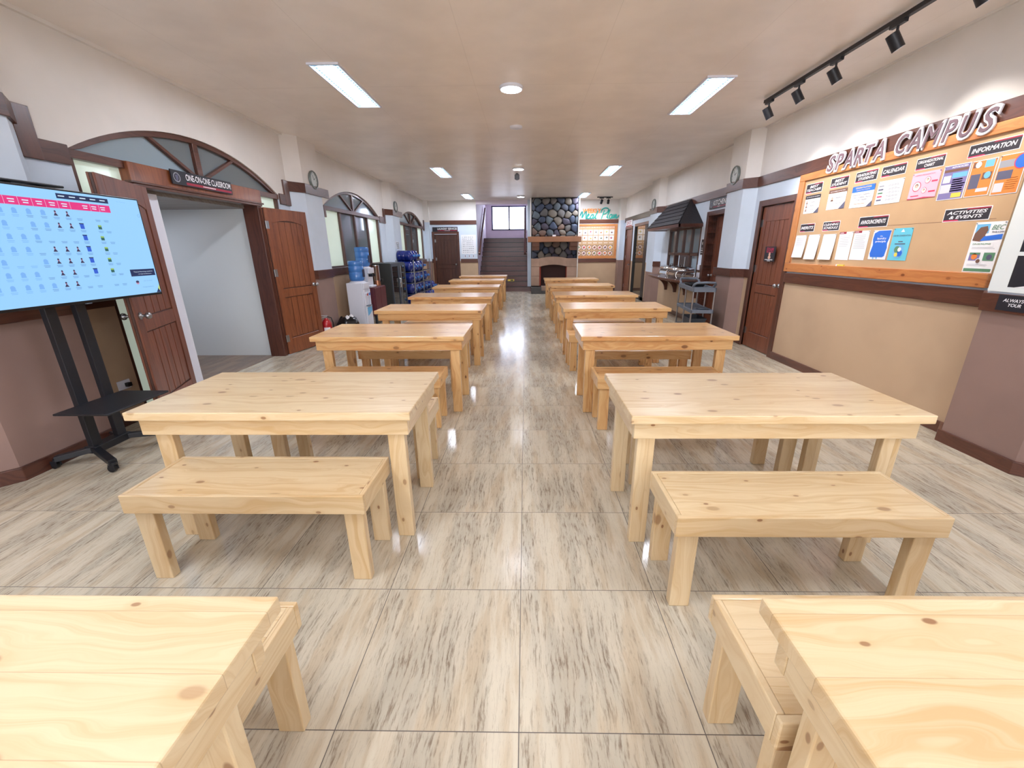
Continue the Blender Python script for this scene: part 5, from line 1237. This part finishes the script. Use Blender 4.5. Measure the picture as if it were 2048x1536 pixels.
b = MB(); b.box(-0.15, 0.12, -0.15, 0.15, 0.0, 0.38, 'white_gloss'); b.box(0.12, 0.16, -0.15, 0.15, 0.27, 0.38, 'white_gloss'); b.box(0.12, 0.18, -0.15, 0.15, 0, 0.04, 'white_gloss'); b.build('dispenser_body', DP2, bevel=0.012)
for y in (-0.07, 0.07): MB().box(0.12, 0.2, y - 0.025, y + 0.025, 0.21, 0.26, 'black_plastic').build('tap', DP2, bevel=0.005)
MB().lathe((0, 0, 0.375), [(0.14, 0), (0.14, 0.015), (0.1, 0.03)], 'white_gloss').build('bottle_collar', DP2)
def standing_bottle(loc, label, m_):
    t = thing('water_bottle', label, 'water bottle', loc, group='upturned bottles on the dispensers')
    pr = [(r, 0.46 - h) for r, h in reversed(bottle_prof())]
    MB().lathe((0, 0, 0), pr, m_, 28).build('bottle', t)
    MB().box(0.134, 0.14, -0.05, 0.05, 0.16, 0.30, 'navy').build('label_panel', t)
standing_bottle((-3.24, 8.30, 0.845), 'large blue water bottle upturned on the floor standing dispenser', 'water_light')
standing_bottle((-3.28, 8.80, 1.095), 'large blue water bottle upturned on the countertop dispenser', 'water_light')
t = thing('cabinet', 'low maroon cabinet under the countertop water dispenser', 'cabinet', (-3.30, 8.99, 0))
MB().box(-0.26, 0.24, -0.36, 0.36, 0.22, 0.775, 'maroon').build('cabinet_body', t, bevel=0.006)
MB().box(0.24, 0.256, -0.34, -0.005, 0.25, 0.76, 'maroon').build('cabinet_door', t, bevel=0.003); MB().box(0.24, 0.256, 0.005, 0.34, 0.25, 0.76, 'maroon').build('cabinet_door', t, bevel=0.003)
for x in (-0.22, 0.19):
    for y in (-0.32, 0.28): MB().box(x, x + 0.04, y, y + 0.04, 0, 0.22, 'black_metal').build('leg', t)
t = thing('cutlery_stand', 'tall copper and chrome cutlery stand on the maroon cabinet', 'cutlery holder', (-3.17, 9.22, 0.775))
MB().cyl((0, 0, 0), (0, 0, 0.10), 0.065, 0.06, 'copper', 20).build('base', t)
for i in range(6):
    a = i * PI / 3; MB().box(-0.012, 0.012, -0.004, 0.004, 0.1, 0.42, 'copper' if i % 2 else 'chrome').build('upright', t, (0.055 * math.cos(a), 0.055 * math.sin(a), 0), a)
MB().cyl((0, 0, 0.40), (0, 0, 0.415), 0.066, None, 'chrome', 20).build('rim', t)
MB().box(0.05, 0.1, 0.03, 0.09, 0.08, 0.13, 'black_plastic').build('clip', t)
# bin bag and fire extinguisher
t = thing('bin_bag', 'bulging black bin bag with white paper on top, left of the white dispenser', 'bin bag', (-3.235, 7.62, 0))
b = MB(); rr = random.Random(8); nr, ns = 9, 22; vs = []
for j in range(nr + 1):
    f = j / nr; z = 0.34 * f; r = 0.185 * (0.72 + 0.5 * math.sin(PI * min(f * 0.9 + 0.1, 1)) ** 0.8)
    if j == nr: r = 0.13
    for i in range(ns):
        a = 2 * PI * i / ns; q_ = r * (1 + 0.09 * math.sin(5 * a + 3 * f) + rr.uniform(-0.06, 0.06)); vs.append((q_ * math.cos(a) * 0.85, q_ * math.sin(a), z + (rr.uniform(-0.015, 0.02) if j else 0)))
vs.append((0, 0, 0.27))
b.add(vs, [(j * ns + i, j * ns + (i + 1) % ns, (j + 1) * ns + (i + 1) % ns, (j + 1) * ns + i) for j in range(nr) for i in range(ns)] + [(nr * ns + i, nr * ns + (i + 1) % ns, len(vs) - 1) for i in range(ns)], 'bag_black', True)
b.build('bag', t)
for x, y in ((0.03, -0.09), (0.05, 0.04)):
    MB().lathe((x, y, 0.27), [(0.01, 0), (0.06, 0.03), (0.045, 0.08), (0.015, 0.11), (0.002, 0.115)], 'paper', 7).build('waste_paper', t)
t = thing('fire_extinguisher', 'red fire extinguisher with white label standing beside the open classroom door', 'fire extinguisher', (-3.37, 7.065, 0), 0.4)
MB().lathe((0, 0, 0), [(0.06, 0), (0.075, 0.012), (0.075, 0.30), (0.07, 0.34), (0.045, 0.38), (0.022, 0.395), (0.022, 0.41)], 'red_paint', 24).build('cylinder', t)
b = MB(); m_ = 8
b.add([(0.0765 * math.sin(a), -0.0765 * math.cos(a), z) for z in (0.09, 0.26) for a in [(-0.7 + 1.4 * i / m_) for i in range(m_ + 1)]], [(i, i + 1, m_ + 2 + i, m_ + 1 + i) for i in range(m_)], 'white_print'); b.build('label_panel', t)
b = MB(); b.cyl((0, 0, 0.405), (0, 0, 0.44), 0.016, None, 'steel', 12); b.bar((-0.10, 0, 0.455), (0.03, 0, 0.445), 0.02, 0.01, 'steel'); b.bar((-0.11, 0, 0.40), (0.02, 0, 0.435), 0.02, 0.008, 'steel'); b.build('valve_handle', t)
MB().tube([(0.02, 0, 0.43), (0.08, 0, 0.41), (0.10, 0, 0.33), (0.095, 0, 0.2), (0.092, 0, 0.12)], 0.009, 'black_plastic').build('hose', t)

# ------------------------------------------------------------------ glass fronted cabinet and bottle rack
t = thing('cabinet', 'tall dark steel cabinet with two glass doors against the left wall', 'cabinet', (-3.145, 10.72, 0))
b = MB(); b.box(-0.43, 0.0, -0.60, 0.60, 0.02, 1.20, 'stand_grey'); b.build('cabinet_body', t, bevel=0.004)
for y0, y1 in ((-0.59, -0.005), (0.005, 0.59)):
    b = MB()
    for a in ((y0, y1, 0.04, 0.10), (y0, y1, 1.12, 1.18), (y0, y0 + 0.06, 0.1, 1.12), (y1 - 0.06, y1, 0.1, 1.12)): b.box(0.0, 0.02, *a, 'dark_grey_plastic')
    dr = b.build('cabinet_door', t); MB().box(0.002, 0.008, y0 + 0.06, y1 - 0.06, 0.1, 1.12, 'dark_glass').build('door_glass', dr)
    yh = y1 - 0.03 if y1 < 0.1 else y0 + 0.03
    MB().tube([(0.02, yh, 0.62), (0.05, yh, 0.63), (0.05, yh, 0.82), (0.02, yh, 0.83)], 0.007, 'chrome').build('handle', dr)
RK = thing('bottle_rack', 'steel rack holding rows of blue water bottles by the left wall', 'rack', (-3.2, 12.65, 0))
ry0, ry1 = -1.10, 0.85
for x in (-0.22, 0.24):
    for y in (ry0, -0.12, ry1): MB().box(x - 0.012, x + 0.012, y - 0.012, y + 0.012, 0, 1.24, 'steel').build('post', RK)
LV = (0.06, 0.35, 0.64, 0.93)
for z in LV:
    b = MB()
    for x in (-0.22, 0.24): b.box(x - 0.012, x + 0.012, ry0, ry1, z - 0.02, z, 'steel')
    for i in range(8): y = ry0 + 0.02 + (ry1 - ry0 - 0.04) * i / 7; b.box(-0.22, 0.24, y - 0.006, y + 0.006, z - 0.014, z - 0.002, 'steel')
    b.build('shelf', RK)
bt = None; cnt = 0
def lying(loc, label, m_=None):
    global bt
    if bt is None:
        bt = thing('water_bottle', label, 'water bottle', loc, group='blue water bottles on and beside the rack')
        MB().lathe((-0.24, 0, 0.138), bottle_prof()[:-1] + [(0.03, 0.43)], 'navy_bottle', 20, 'x').build('bottle', bt)
        MB().cyl((0.18, 0, 0.138), (0.225, 0, 0.138), 0.034, 0.03, 'water_light', 16).build('cap', bt)
        return bt
    return dup(bt, loc, None, label)
lvn = ('bottom', 'second', 'third', 'top')
for k_, z in enumerate(LV):
    for i in range((6, 6, 6, 5)[k_]):
        y = 12.65 + ry0 + 0.17 + i * 0.295
        if y > 12.65 + ry1: continue
        lying((-3.19 + 0.02 * ((i * 7 + k_ * 3) % 3), y, z), 'blue water bottle lying on the %s shelf of the rack, %s from the camera' % (lvn[k_], NTH[i]))
for i in range(3): lying((-3.2, 11.82 + 0.29 * i, 1.205), 'blue water bottle lying on top of the rack row, %s from the camera' % NTH[i])
for i in range(3): lying((-3.15, 13.75 + 0.29 * i, 0.0), 'blue water bottle lying on the floor past the rack, %s from the camera' % NTH[i])
for i in range(2): lying((-3.15, 13.9 + 0.29 * i, 0.265), 'blue water bottle stacked on other floor bottles past the rack, %s from the camera' % NTH[i])
